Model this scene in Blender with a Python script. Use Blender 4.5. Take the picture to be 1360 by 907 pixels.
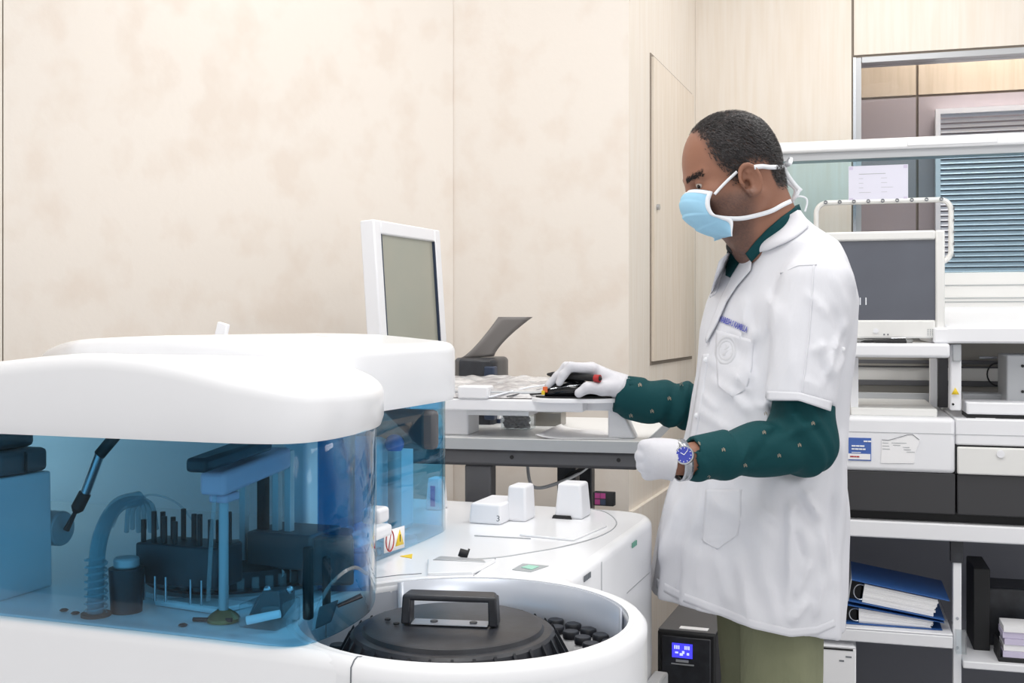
import bpy, bmesh, math, random
import numpy as np
from mathutils import Vector, Matrix
from mathutils.bvhtree import BVHTree
from mathutils.geometry import tessellate_polygon
random.seed(7); RNG = np.random.RandomState(7)
for o in list(bpy.data.objects): bpy.data.objects.remove(o)
SC = bpy.context.scene; COL = SC.collection

# ------------------------------------------------------------------ camera, world, lamps, exposure
CZ, FP, HX, HY = 1.28, 1500.0, 680.0, 430.0
cam = bpy.data.cameras.new('camera'); camo = bpy.data.objects.new('camera', cam); COL.objects.link(camo)
camo.location = (0, 0, CZ); camo.rotation_euler = (math.pi/2, 0, 0)
cam.sensor_width = 36; cam.lens = 36*FP/1360; cam.shift_y = -23.5/1360; cam.clip_start = 0.05
SC.camera = camo
w = bpy.data.worlds.new('world'); SC.world = w; w.use_nodes = True
w.node_tree.nodes['Background'].inputs[0].default_value = (1.0, 0.99, 0.985, 1)
w.node_tree.nodes['Background'].inputs[1].default_value = 1.04
SC.view_settings.view_transform = 'Standard'; SC.view_settings.look = 'None'
SC.view_settings.exposure = 0.0; SC.view_settings.gamma = 1; SC.view_settings.use_curve_mapping = False
def area(name, loc, sx, sy, power, rot=(0, 0, 0)):
    l = bpy.data.lights.new(name, 'AREA'); l.shape = 'RECTANGLE'; l.size = sx; l.size_y = sy; l.energy = power
    l.color = (1.0, 0.99, 0.975)
    o = bpy.data.objects.new(name, l); COL.objects.link(o); o.location = loc; o.rotation_euler = rot
    return o
area('ceiling_panel_light', (-0.2, 1.5, 2.83), .6, .6, 13)
area('ceiling_panel_light', (-0.5, 2.6, 2.83), .6, .6, 5)
area('ceiling_panel_light', (0.95, 2.4, 2.83), .6, .6, 11)
area('ceiling_panel_light', (1.2, 3.35, 2.83), .5, .5, 6)
area('ceiling_panel_light', (2.0, 4.3, 2.83), .8, .3, 30)  # unseen lamp added to brighten the dark room behind the window
area('ceiling_panel_light', (0.3, 0.5, 2.83), .6, .6, 10)
area('ceiling_panel_light', (1.9, 1.6, 2.83), .6, .6, 12)

# ------------------------------------------------------------------ helpers
def P(px, py, d): return Vector(((px-HX)/FP*d, d, CZ-(py-HY)/FP*d))
def lin(c):
    if isinstance(c, str): c = tuple(int(c[i:i+2], 16)/255 for i in (0, 2, 4))
    return tuple((x/12.92 if x <= .04045 else ((x+.055)/1.055)**2.4) for x in c)+(1,)
MATS = {}
def mat(name, col, rough=.5, metal=0, spec=.5, noise=None, bump=None, emit=None, alpha=None, coat=0):
    m = bpy.data.materials.new(name); m.use_nodes = True; nt = m.node_tree; b = nt.nodes['Principled BSDF']
    b.inputs['Base Color'].default_value = lin(col); b.inputs['Roughness'].default_value = rough
    b.inputs['Metallic'].default_value = metal; b.inputs['Specular IOR Level'].default_value = spec
    b.inputs['Coat Weight'].default_value = coat
    tc = nt.nodes.new('ShaderNodeTexCoord')
    def nz(scale, stretch, detail=3):
        mp = nt.nodes.new('ShaderNodeMapping'); mp.inputs['Scale'].default_value = stretch
        n = nt.nodes.new('ShaderNodeTexNoise'); n.inputs['Scale'].default_value = scale; n.inputs['Detail'].default_value = detail
        nt.links.new(tc.outputs['Object'], mp.inputs[0]); nt.links.new(mp.outputs[0], n.inputs['Vector']); return n
    if noise:                                    # (scale, stretch, colour2, lo, hi)
        n = nz(noise[0], noise[1]); r = nt.nodes.new('ShaderNodeMapRange'); r.inputs[1].default_value = noise[3]; r.inputs[2].default_value = noise[4]
        mx = nt.nodes.new('ShaderNodeMix'); mx.data_type = 'RGBA'
        mx.inputs[6].default_value = lin(col); mx.inputs[7].default_value = lin(noise[2])
        nt.links.new(n.outputs[0], r.inputs[0]); nt.links.new(r.outputs[0], mx.inputs[0]); nt.links.new(mx.outputs[2], b.inputs['Base Color'])
    if bump:                                     # (scale, stretch, strength, distance)
        n = nz(bump[0], bump[1], 4); bp = nt.nodes.new('ShaderNodeBump'); bp.inputs['Strength'].default_value = bump[2]; bp.inputs['Distance'].default_value = bump[3]
        nt.links.new(n.outputs[0], bp.inputs['Height']); nt.links.new(bp.outputs[0], b.inputs['Normal'])
    if emit: b.inputs['Emission Color'].default_value = lin(emit[0]); b.inputs['Emission Strength'].default_value = emit[1]
    MATS[name] = m; return m
def glass(name, tint, refl=1.0, ior=1.45, rough=.02, haze=0.0, hazecol='ffffff'):
    m = bpy.data.materials.new(name); m.use_nodes = True; nt = m.node_tree; nt.nodes.clear()
    out = nt.nodes.new('ShaderNodeOutputMaterial'); tr = nt.nodes.new('ShaderNodeBsdfTransparent'); tr.inputs[0].default_value = (*tint, 1)
    gl = nt.nodes.new('ShaderNodeBsdfGlossy'); gl.inputs['Roughness'].default_value = rough
    lw = nt.nodes.new('ShaderNodeLayerWeight'); lw.inputs[0].default_value = .5
    pw = nt.nodes.new('ShaderNodeMath'); pw.operation = 'POWER'; pw.inputs[1].default_value = 5; nt.links.new(lw.outputs['Facing'], pw.inputs[0])
    fr = nt.nodes.new('ShaderNodeMath'); fr.operation = 'MULTIPLY_ADD'; fr.inputs[1].default_value = .95; fr.inputs[2].default_value = .010; nt.links.new(pw.outputs[0], fr.inputs[0])
    mu = nt.nodes.new('ShaderNodeMath'); mu.operation = 'MULTIPLY'; mu.inputs[1].default_value = refl
    mx = nt.nodes.new('ShaderNodeMixShader'); nt.links.new(fr.outputs[0], mu.inputs[0]); nt.links.new(mu.outputs[0], mx.inputs[0])
    src = tr
    if haze > 0:
        df = nt.nodes.new('ShaderNodeBsdfDiffuse'); df.inputs[0].default_value = lin(hazecol)
        m2 = nt.nodes.new('ShaderNodeMixShader'); m2.inputs[0].default_value = haze
        nt.links.new(tr.outputs[0], m2.inputs[1]); nt.links.new(df.outputs[0], m2.inputs[2]); src = m2
    nt.links.new(src.outputs[0], mx.inputs[1]); nt.links.new(gl.outputs[0], mx.inputs[2]); nt.links.new(mx.outputs[0], out.inputs[0])
    MATS[name] = m; return m

WALLM = mat('cork_beige_wall', 'eae2d9', .7, noise=(9, (1, 1, .8), 'e5dacf', .48, .66), bump=(60, (1, 1, 1), .10, .004))
PANELM = mat('pale_wood_laminate', 'ece4da', .5, noise=(9, (6, 6, .35), 'e6dbcd', .35, .75))
TRIMW = mat('pale_trim', 'e2dad0', .5)
HATCHM = mat('hatch_laminate', 'ece1d4', .5, noise=(9, (6, 6, .35), 'e2d4c2', .35, .75))
JOINT = mat('dark_joint', '8d8378', .7)
FLOORM = mat('floor_vinyl', 'b6b8bd', .35, noise=(4, (1, 1, 1), 'a8aaaf', .4, .6))
CEILM = mat('ceiling_white', 'f2f0ec', .8)
WHITE = mat('gloss_white_plastic', 'f7f8fb', .22, spec=.5, noise=(3, (1, 1, 1), 'f4f5f8', .4, .6))
WHITE2 = mat('satin_white_plastic', 'eeeff3', .4)
OFFW = mat('warm_white_plastic', 'e9e9e7', .4)
GREYM = mat('light_grey_metal', 'b9bcc0', .4, .3)
LINER = mat('tub_liner_steel', 'c9ced8', .3, .25, noise=(8, (1, 1, 1), 'bcc2ce', .4, .7))
DGREY = mat('dark_grey_metal', '55565a', .45)
DESKW = mat('desk_white_laminate', 'eceded', .35)
DESKE = mat('desk_grey_edge', 'a9adb1', .5)
BLACKP = mat('black_plastic', '23252b', .38, noise=(30, (1, 1, 1), '31343b', .4, .7), bump=(220, (1, 1, 1), .12, .001))
BLACKG = mat('gloss_black_plastic', '101216', .15)
BLACKM = mat('matt_black', '17181b', .6)
STEEL = mat('brushed_steel', 'b8bcc2', .25, .9)
BRASS = mat('brass_nozzle', '9a8a5a', .35, .8)
LILAC = mat('lilac_arm_plastic', 'dcbccb', .4)
SCREENG = mat('switched_off_screen', '9a9f95', .25, spec=.6, noise=(2.5, (1, 1, 1), 'a3a397', .4, .6))
SCREEND = mat('dark_screen', '4a4e5a', .28, spec=.9, noise=(4, (1, 1, 1), '555a66', .35, .7))
PAPER = mat('paper', 'f6f6f8', .7)
PAPERL = mat('lilac_paper', 'cfc8e0', .7)
LEDGRN = mat('green_lcd', 'a5dcc8', .4)
LABELG = mat('grey_label', 'a8adb0', .5)
YELLOW = mat('yellow_sticker', 'f0cf2e', .5)
REDM = mat('red_print', 'b02a2c', .5)
NAVY = mat('navy_cover', '2c3950', .5)
BLUEB = mat('blue_binder', '2d5c9e', .4)
BLUES = mat('blue_sticker', '4468b4', .5)
INK = mat('grey_ink', '70757c', .6)
INKB = mat('violet_blue_thread', '5c62b8', .6)
INKW = mat('white_ink', 'f2f5fb', .6)
TOXG = mat('green_print', '6fae9a', .6)
MAGEN = mat('magenta_print', '9c3a78', .5)
MAUVE = mat('mauve_panel', 'aaa0a2', .5)
BEIGEP = mat('beige_far_panel', 'cdbda8', .6, noise=(9, (6, 6, .4), 'c3b29c', .4, .7))
BLINDM = mat('blind_slat', 'dde1e8', .4)
ALU = mat('aluminium_frame', 'b4b6b9', .3, .5)
BACKD = mat('dark_backboard', '8b8d96', .6)
GLASSB = glass('blue_acrylic', (.60, .855, .975), 1.0)
GLASSL = glass('pale_blue_acrylic', (.80, .925, .97), .8)
CLEAR = glass('clear_plastic', (.86, .9, .92), 1.3, haze=.12)
WINDOWG = glass('window_glass', (.93, .93, .94), .25)
GLEDGE = glass('deep_blue_acrylic_edge', (.28, .66, .92), 1.0)
TUBEC = glass('clear_hose', (.70, .84, .88), 1.6, haze=.30, hazecol='b8d0d8')
CRINK = mat('crinkled_plastic_film', 'b2b0b2', .2, spec=.9, noise=(14, (1, 1, 1), 'd6d5d6', .42, .6), bump=(30, (1, 2, 1), .5, .01))
COATM = mat('white_cotton_coat', 'dedfe5', .8, spec=.2, bump=(11, (1.6, 1.6, .6), .35, .012))
LCD = mat('blue_lcd', '3d3df0', .4, emit=('4a46ff', .9))
LCDT = mat('lcd_glyph', 'c8d0ff', .4, emit=('c8d0ff', 1.0))
GLOVE = mat('white_latex', 'd3d3d9', .5, spec=.35, bump=(55, (1, 1, 1), .28, .004))
TROUS = mat('khaki_trousers', '8a8d74', .85, spec=.15, noise=(6, (1, 1, .5), '7f8269', .4, .65), bump=(16, (2, 2, .6), .5, .015))
MASKB = mat('blue_mask_fabric', 'a3d3ee', .8, spec=.15, bump=(500, (1, 1, 1), .1, .0006))
MASKW = mat('white_mask_edge', 'eef1f6', .8, spec=.15)
IRIS = mat('dark_iris', '20140f', .15)
EYEW = mat('eye_white', 'b5a8a0', .25)
BROW = mat('eyebrow_hair', '1d1512', .8)
SHOE = mat('black_leather', '1a1816', .3)
WDIAL = mat('blue_watch_dial', '3d49b0', .25)
SHIRT = mat('dark_teal_shirt', '0f4348', .75, spec=.2, bump=(14, (1, 1, 1), .45, .012))
MOTIF = mat('pale_woven_motif', 'a89c8a', .8)
def attr_mat(name, c0, c1, attr, rough=.5, bump=None, c2=None, attr2=None):
    m = mat(name, c0, rough, bump=bump); nt = m.node_tree; b = nt.nodes['Principled BSDF']
    a = nt.nodes.new('ShaderNodeAttribute'); a.attribute_name = attr
    mx = nt.nodes.new('ShaderNodeMix'); mx.data_type = 'RGBA'; mx.inputs[6].default_value = lin(c0); mx.inputs[7].default_value = lin(c1)
    nt.links.new(a.outputs['Fac'], mx.inputs[0]); last = mx
    if c2:
        a2 = nt.nodes.new('ShaderNodeAttribute'); a2.attribute_name = attr2
        m2 = nt.nodes.new('ShaderNodeMix'); m2.data_type = 'RGBA'; m2.inputs[7].default_value = lin(c2)
        nt.links.new(mx.outputs[2], m2.inputs[6]); nt.links.new(a2.outputs['Fac'], m2.inputs[0]); last = m2
    nt.links.new(last.outputs[2], b.inputs['Base Color']); b.inputs['Subsurface Weight'].default_value = .0
    return m
SKIN = attr_mat('brown_skin', '926550', '54403a', 'stubble', .48, (130, (1, 1, 1), .12, .002), '241a18', 'scalp')
HAIR = mat('dark_hair', '181416', .55, noise=(60, (1, 1, 1), '2e292b', .45, .7))

INV = {}                                          # inverse world matrix of each thing's root
def setinv(o, M): INV[o.name] = M.inverted()
def empty(name, label, cat, loc=(0, 0, 0), rz=0, group=None):
    o = bpy.data.objects.new(name, None); COL.objects.link(o); o.location = loc; o.rotation_euler = (0, 0, rz); o.empty_display_size = .05
    o['label'] = label; o['category'] = cat
    if group: o['group'] = group
    setinv(o, Matrix.Translation(loc) @ Matrix.Rotation(rz, 4, 'Z')); return o
def tag(o, label, cat, group=None):
    o['label'] = label; o['category'] = cat
    if group: o['group'] = group
    return o
def mesh_obj(name, verts, faces, material, parent=None, world=False, smooth=True, bevel=0, seg=2, angle=35, solid=0, label=None, mats=None, mi=None):
    if world and parent is not None and parent.name in INV:
        M = INV[parent.name]; verts = [M @ Vector(v) for v in verts]
    me = bpy.data.meshes.new(name); me.from_pydata([tuple(v) for v in verts], [], faces)
    if mats:
        for m_ in mats: me.materials.append(m_)
        if mi is not None: me.polygons.foreach_set('material_index', mi)
    else: me.materials.append(material)
    me.update()
    if smooth:
        me.shade_smooth()
        if angle: me.set_sharp_from_angle(angle=math.radians(angle))
    o = bpy.data.objects.new(name, me); COL.objects.link(o)
    if parent is not None:
        o.parent = parent
        if parent.name in INV: INV[o.name] = INV[parent.name]
    if solid:
        s = o.modifiers.new('solid', 'SOLIDIFY'); s.thickness = solid; s.offset = 0
    if bevel:
        b = o.modifiers.new('bevel', 'BEVEL'); b.width = bevel; b.segments = seg; b.limit_method = 'ANGLE'; b.angle_limit = math.radians(40)
    if label: o['label'] = label
    return o
class MB:
    def __init__(s): s.v = []; s.f = []
    def add(s, vs, fs):
        n = len(s.v); s.v += [Vector(v) for v in vs]; s.f += [tuple(i+n for i in f) for f in fs]; return s
    def box(s, x0, x1, y0, y1, z0, z1, M=None):
        vs = [Vector((x, y, z)) for z in (z0, z1) for y in (y0, y1) for x in (x0, x1)]
        if M: vs = [M @ v for v in vs]
        return s.add(vs, [(0, 2, 3, 1), (4, 5, 7, 6), (0, 1, 5, 4), (2, 6, 7, 3), (0, 4, 6, 2), (1, 3, 7, 5)])
    def hexa(s, pts):                             # 8 points: bottom loop ccw, top loop ccw
        return s.add(pts, [(3, 2, 1, 0), (4, 5, 6, 7), (0, 1, 5, 4), (1, 2, 6, 5), (2, 3, 7, 6), (3, 0, 4, 7)])
    def tube(s, pts, r, n=10, caps=True, flat=None):
        pts = [Vector(p) for p in pts]; k = len(pts); rs = r if isinstance(r, (list, tuple)) else [r]*k
        ref = Vector((0, 0, 1)); vs = []; u = None
        for i, p in enumerate(pts):
            t = (pts[min(i+1, k-1)]-pts[max(i-1, 0)])
            t = t.normalized() if t.length > 1e-9 else ref
            if u is None:
                u = t.cross(ref); u = u.normalized() if u.length > .05 else t.cross(Vector((1, 0, 0))).normalized()
            else: u = (u - t*u.dot(t)).normalized()
            w_ = t.cross(u)
            for j in range(n):
                a = 2*math.pi*j/n; vs.append(p+rs[i]*(u*math.cos(a)+w_*math.sin(a)*(flat or 1)))
        fs = [(i*n+j, i*n+(j+1) % n, (i+1)*n+(j+1) % n, (i+1)*n+j) for i in range(k-1) for j in range(n)]
        if caps: fs += [tuple(reversed(range(n))), tuple((k-1)*n+j for j in range(n))]
        return s.add(vs, fs)
    def cyl(s, a, b, r0, r1=None, n=20): return s.tube([a, b], [r0, r0 if r1 is None else r1], n)
    def lathe(s, prof, c=(0, 0, 0), n=32, a0=0, a1=2*math.pi, caps=False):
        full = abs(a1-a0-2*math.pi) < 1e-6; m = n if full else n+1; c = Vector(c); k = len(prof); vs = []
        for r, z in prof:
            for j in range(m):
                a = a0+(a1-a0)*j/n; vs.append(c+Vector((r*math.cos(a), r*math.sin(a), z)))
        fs = [(i*m+j, i*m+(j+1) % m, (i+1)*m+(j+1) % m, (i+1)*m+j) for i in range(k-1) for j in range(n)]
        return s.add(vs, fs)
    def grid(s, rows):
        n = len(rows[0]); vs = [v for r in rows for v in r]
        return s.add(vs, [(i*n+j, i*n+j+1, (i+1)*n+j+1, (i+1)*n+j) for i in range(len(rows)-1) for j in range(n-1)])
    def ball(s, c, r, n=16, m=10, M=None):
        r = r if hasattr(r, '__len__') else (r, r, r); rows = []
        for i in range(m+1):
            t = math.pi*i/m; row = []
            for j in range(n+1):
                a = 2*math.pi*j/n; v = Vector((r[0]*math.sin(t)*math.cos(a), r[1]*math.sin(t)*math.sin(a), -r[2]*math.cos(t)))
                if M: v = M @ v
                row.append(Vector(c)+v)
            rows.append(row)
        return s.grid(rows)
    def plan(s, outer, z0, z1, r=0.0, holes=(), seg=4, bottom=False):   # extruded outline (ccw), top edge rounded by r
        n = len(outer); o = [Vector((p[0], p[1])) for p in outer]; nor = []
        for i in range(n):
            t = (o[(i+1) % n]-o[i-1]).normalized(); nor.append(Vector((t.y, -t.x)))
        rows = [(0, z0)]
        if r > 0: rows += [(r*(1-math.cos(a)), z1-r+r*math.sin(a)) for a in [math.pi/2*i/seg for i in range(seg+1)]]
        else: rows += [(0, z1)]
        vs = [(o[i].x-nor[i].x*ins, o[i].y-nor[i].y*ins, z) for ins, z in rows for i in range(n)]
        s.add(vs, [(k*n+i, k*n+(i+1) % n, (k+1)*n+(i+1) % n, (k+1)*n+i) for k in range(len(rows)-1) for i in range(n)])
        def cap(z, ins, up):
            loops = [[Vector((o[i].x-nor[i].x*ins, o[i].y-nor[i].y*ins, 0)) for i in range(n)]]+[[Vector((p[0], p[1], 0)) for p in h] for h in holes]
            flat = [p for l in loops for p in l]; tri = tessellate_polygon(loops); fs = []
            for t in tri:
                a, b, c = (flat[i] for i in t); ccw = (b-a).cross(c-a).z > 0
                fs.append(tuple(t) if ccw == up else tuple(reversed(t)))
            s.add([(p.x, p.y, z) for p in flat], fs)
        cap(z1, rows[-1][0], True)
        if bottom: cap(z0, 0, False)
        for h in holes:
            m = len(h); s.add([(p[0], p[1], z) for z in (z1, z0) for p in h], [(i, (i+1) % m, m+(i+1) % m, m+i) for i in range(m)])
        return s
    def build(s, name, material, parent=None, **k): return mesh_obj(name, s.v, s.f, material, parent, **k)
def structure(o): o['kind'] = 'structure'; return o
def text(s_, size, material, parent, org, xd, yd, name='lettering', depth=.0006, width=None):
    cu = bpy.data.curves.new('t', 'FONT'); cu.body = s_; cu.size = size; cu.extrude = depth; cu.resolution_u = 2
    to = bpy.data.objects.new('t', cu); COL.objects.link(to); dg = bpy.context.evaluated_depsgraph_get()
    me = bpy.data.meshes.new_from_object(to.evaluated_get(dg)); vs = [v.co.copy() for v in me.vertices]; fs = [tuple(p.vertices) for p in me.polygons]
    bpy.data.objects.remove(to); bpy.data.meshes.remove(me)
    xd = Vector(xd).normalized(); yd = Vector(yd).normalized(); zd = xd.cross(yd); org = Vector(org)
    if width: k = width/max(v.x for v in vs)
    else: k = 1
    vs = [org+xd*v.x*k+yd*v.y+zd*v.z for v in vs]
    return mesh_obj(name, vs, fs, material, parent, world=True, smooth=False)
def smooth_poly(pts, n=1):                        # Chaikin rounding of a closed outline
    for _ in range(n):
        q = []
        for i in range(len(pts)):
            a, b = Vector(pts[i]), Vector(pts[(i+1) % len(pts)]); q += [a*.75+b*.25, a*.25+b*.75]
        pts = q
    return [tuple(p) for p in pts]
def resample(pts, n):
    pts = [Vector(p) for p in pts]; L = [0]
    for i in range(1, len(pts)): L.append(L[-1]+(pts[i]-pts[i-1]).length)
    out = []
    for k in range(n):
        t = L[-1]*k/(n-1); i = 1
        while i < len(L)-1 and L[i] < t: i += 1
        f = (t-L[i-1])/max(L[i]-L[i-1], 1e-9); out.append(pts[i-1].lerp(pts[i], min(max(f, 0), 1)))
    return out
def spline(pts, n):                               # Catmull-Rom through points
    p = [Vector(q) for q in pts]; p = [2*p[0]-p[1]]+p+[2*p[-1]-p[-2]]; out = []; k = len(p)-3
    for i in range(n):
        t = k*i/(n-1); j = min(int(t), k-1); t -= j; a, b, c, d = p[j:j+4]
        out.append(.5*((2*b)+(c-a)*t+(2*a-5*b+4*c-d)*t*t+(3*b-a-3*c+d)*t**3))
    return out

# ------------------------------------------------------------------ signed-distance modelling for soft forms
def V3(v): return np.array(tuple(v), dtype=np.float32)
def cap(p, a, b, ra, rb=None):
    rb = ra if rb is None else rb; a = V3(a); b = V3(b); ba = b-a; pa = p-a
    h = np.clip(pa@ba/max(float(ba@ba), 1e-9), 0, 1); return np.linalg.norm(pa-h[..., None]*ba, axis=-1)-(ra+(rb-ra)*h)
def ell(p, c, r, R=None):
    q = p-V3(c)
    if R is not None: q = q@np.array(R, dtype=np.float32)
    r = V3(r); k0 = np.linalg.norm(q/r, axis=-1); k1 = np.linalg.norm(q/(r*r), axis=-1)+1e-9; return k0*(k0-1)/k1
def smin(a, b, k):
    h = np.clip(.5+.5*(b-a)/k, 0, 1); return b*(1-h)+a*h-k*h*(1-h)
def smax(a, b, k): return -smin(-a, -b, k)
def sst(x, a, b): t = np.clip((x-a)/(b-a), 0, 1); return t*t*(3-2*t)
def nets(fn, lo, hi, h):
    ax = [np.arange(lo[i], hi[i]+h, h, dtype=np.float32) for i in range(3)]
    F = np.empty((len(ax[0]), len(ax[1]), len(ax[2])), np.float32); step = max(1, int(400000/(len(ax[1])*len(ax[2]))))
    for i in range(0, len(ax[0]), step):
        g = np.stack(np.meshgrid(ax[0][i:i+step], ax[1], ax[2], indexing='ij'), -1); F[i:i+step] = fn(g.reshape(-1, 3)).reshape(g.shape[:3])
    S = F < 0; nx, ny, nz = F.shape; cnt = np.zeros((nx-1, ny-1, nz-1), np.int8)
    offs = [(a, b, c) for a in (0, 1) for b in (0, 1) for c in (0, 1)]
    for a, b, c in offs: cnt += S[a:nx-1+a, b:ny-1+b, c:nz-1+c]
    act = np.argwhere((cnt > 0) & (cnt < 8)); idx = -np.ones(cnt.shape, np.int32); idx[tuple(act.T)] = np.arange(len(act))
    acc = np.zeros((len(act), 3)); num = np.zeros(len(act))
    for A in offs:
        for k in range(3):
            if A[k]: continue
            B = list(A); B[k] = 1
            fa = F[act[:, 0]+A[0], act[:, 1]+A[1], act[:, 2]+A[2]]; fb = F[act[:, 0]+B[0], act[:, 1]+B[1], act[:, 2]+B[2]]
            m = (fa < 0) != (fb < 0); t = np.where(m, fa/np.where(m, fa-fb, 1), 0); pt = np.tile(np.array(A, float), (len(act), 1)); pt[:, k] = t
            acc += pt*m[:, None]; num += m
    V = (act+acc/num[:, None])*h+np.array(lo); Q = []
    for k in range(3):
        u, v = (k+1) % 3, (k+2) % 3; sl0 = [slice(None)]*3; sl1 = [slice(None)]*3; sl0[k] = slice(0, -1); sl1[k] = slice(1, None)
        D = S[tuple(sl0)] != S[tuple(sl1)]; e = np.argwhere(D)
        e = e[(e[:, u] > 0) & (e[:, v] > 0) & (e[:, u] < F.shape[u]-1) & (e[:, v] < F.shape[v]-1)]
        ins = S[tuple(e.T)]; c = []
        for du, dv in ((-1, -1), (0, -1), (0, 0), (-1, 0)):
            q = e.copy(); q[:, u] += du; q[:, v] += dv; c.append(idx[tuple(q.T)])
        c = np.stack(c, 1); c[~ins] = c[~ins][:, ::-1]; Q.append(c)
    Q = np.concatenate(Q); Q = Q[(Q >= 0).all(1)]
    for _ in range(1):                             # one light relax pass
        s_ = np.zeros_like(V); n_ = np.zeros(len(V))
        for i in range(4):
            np.add.at(s_, Q[:, i], V[Q[:, (i+1) % 4]]); np.add.at(s_, Q[:, i], V[Q[:, (i+3) % 4]]); np.add.at(n_, Q[:, i], 2)
        V = np.where(n_[:, None] > 0, V*.45+.55*s_/np.maximum(n_, 1)[:, None], V)
    return V, Q
def wob(p, f, s=0.0): # smooth pseudo-noise
    return (np.sin(p[:, 0]*f+1.3*np.sin(p[:, 2]*f*.7+s)+s)+np.sin(p[:, 1]*f*1.1+1.7*np.sin(p[:, 0]*f*.6+2*s))+np.sin(p[:, 2]*f*.9+1.5*np.sin(p[:, 1]*f*.8+s*3)))/3

def print_bars(org, xd, widths, h, m, parent, name, gap=.25):   # small print too blurred to read: short ink dashes
    xd = Vector(xd).normalized(); up = Vector((0, 0, 1)); nn = xd.cross(up).normalized()*.0006; p = Vector(org); mb = MB()
    for w_ in widths:
        a = [p, p+xd*w_, p+xd*w_+up*h, p+up*h]; mb.hexa([a[0]-nn, a[1]-nn, a[1]+nn, a[0]+nn, a[3]-nn, a[2]-nn, a[2]+nn, a[3]+nn]); p = p+xd*(w_+h*gap)
    return mb.build(name, m, parent, world=True, smooth=False)

# ================================================================== THE ROOM
RZ = -math.radians(16)                            # the back wall runs 16 degrees off the picture plane
def wallbox(name, a, b, z0, z1, th, m, label=None, parent=None):      # wall from a to b in plan, thickness away from the camera side
    a = Vector((*a, 0)); b = Vector((*b, 0)); u = (b-a).normalized(); n = Vector((-u.y, u.x, 0))*th
    return MB().hexa([a+Vector((0, 0, z0)), b+Vector((0, 0, z0)), b+n+Vector((0, 0, z0)), a+n+Vector((0, 0, z0)), a+Vector((0, 0, z1)), b+Vector((0, 0, z1)), b+n+Vector((0, 0, z1)), a+n+Vector((0, 0, z1))]).build(name, m, parent)
structure(MB().box(-4, 4.5, -2.0, 6, -.05, 0).build('floor', FLOORM))
structure(MB().box(-4, 4.5, -2.0, 6, 2.85, 2.95).build('ceiling', CEILM))
A0, A1 = Vector((-1.30, 2.75)), Vector((-.18, 3.4)); du = (A1-A0).normalized()
SEAM = A0+du*0.055
WL = structure(wallbox('wall_left', A0+du*-2.6, A1, 0, 2.85, .08, JOINT)); 
for a, b in ((-2.6, -1.19), (-1.186, .053), (.056, (A1-A0).length)):
    n = Vector((du.y, -du.x))*.006; wallbox('wall_panel', A0+du*a+n, A0+du*b+n, .1, 2.85, .006, WALLM, parent=WL)
B1 = Vector((.336, 3.25)); bu = (B1-A1).normalized()
structure(wallbox('wall_back', A1, B1, 0, 2.85, .08, WALLM))
C1 = Vector((.685, 4.21)); cu_ = (C1-B1).normalized()
WN = structure(wallbox('wall_recess', B1, C1+cu_*.05, 0, 2.85, .08, PANELM))
ru = Vector((math.cos(RZ), math.sin(RZ)))         # along the right wall
def onplane(px, py, org, u):                      # point of the camera ray on a vertical plane through org along u
    X = (px-HX)/FP; d = (org[0]*u[1]-org[1]*u[0])/(X*u[1]-u[0]); return Vector((X*d, d, CZ-(py-HY)/FP*d))
def along(px, org, u): q = onplane(px, 0, org, u); return (Vector((q.x, q.y))-Vector((org[0], org[1]))).dot(u)
# access hatch in the recess wall
h0, h1 = along(863, B1, cu_), along(918, B1, cu_); hn = Vector((cu_.y, -cu_.x))
zt = onplane(863, 70, B1, cu_).z; zb = onplane(863, 485, B1, cu_).z
door = MB(); a = B1+cu_*h0; b = B1+cu_*h1
DR = structure(wallbox('door_1', a+hn*.003, b+hn*.003, zb, zt, .003, JOINT))
wallbox('door_leaf', a+hn*.011+cu_*.010, b+hn*.011-cu_*.004, zb+.012, zt-.010, .008, HATCHM, parent=DR)
kp = B1+cu_*(h0+.05); kz = onplane(872, 277, B1, cu_).z
MB().cyl((kp.x+hn.x*.011, kp.y+hn.y*.011, kz), (kp.x+hn.x*.02, kp.y+hn.y*.02, kz), .009).build('lock_cylinder', STEEL, DR)
wallbox('trim_1', B1+hn*.012, C1+hn*.012, 0, .74, .012, PANELM)['kind'] = 'structure'
structure(wallbox('baseboard_back', A1+Vector((0, -.012)), B1+Vector((0, -.012)), 0, .1, .012, TRIMW))
structure(wallbox('baseboard_left', A0+du*-2.6+Vector((.006, -.02)), A1+Vector((.006, -.02)), 0, .1, .012, TRIMW))
# right wall around the window
s0 = along(1133, C1, ru); zw = onplane(1133, 77, C1, ru).z
rn = Vector((ru.y, -ru.x))
WR = structure(wallbox('wall_right', C1, C1+ru*s0, 0, 2.85, .1, JOINT))
wallbox('wall_panel', C1+rn*.008, C1+ru*(s0-.006)+rn*.008, .0, 2.85, .008, PANELM, parent=WR)
wallbox('wall_lintel', C1+ru*s0, C1+ru*3.4, zw, 2.85, .1, JOINT, parent=WR)
wallbox('wall_panel', C1+ru*(s0+.003)+rn*.008, C1+ru*1.6+rn*.008, zw+.008, 2.85, .008, PANELM, parent=WR)
wallbox('wall_panel', C1+ru*1.606+rn*.008, C1+ru*3.4+rn*.008, zw+.008, 2.85, .008, PANELM, parent=WR)
wallbox('wall_sill', C1+ru*s0, C1+ru*3.4, 0, .95, .1, PANELM, parent=WR)
W1 = structure(wallbox('window_1', C1+ru*s0+rn*-.001, C1+ru*(s0+.028)+rn*-.001, .95, zw, .09, ALU))
wallbox('frame_rail', C1+ru*(s0+.03)+rn*.004, C1+ru*3.4+rn*.004, zw-.02, zw, .09, ALU, parent=W1)
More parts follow.
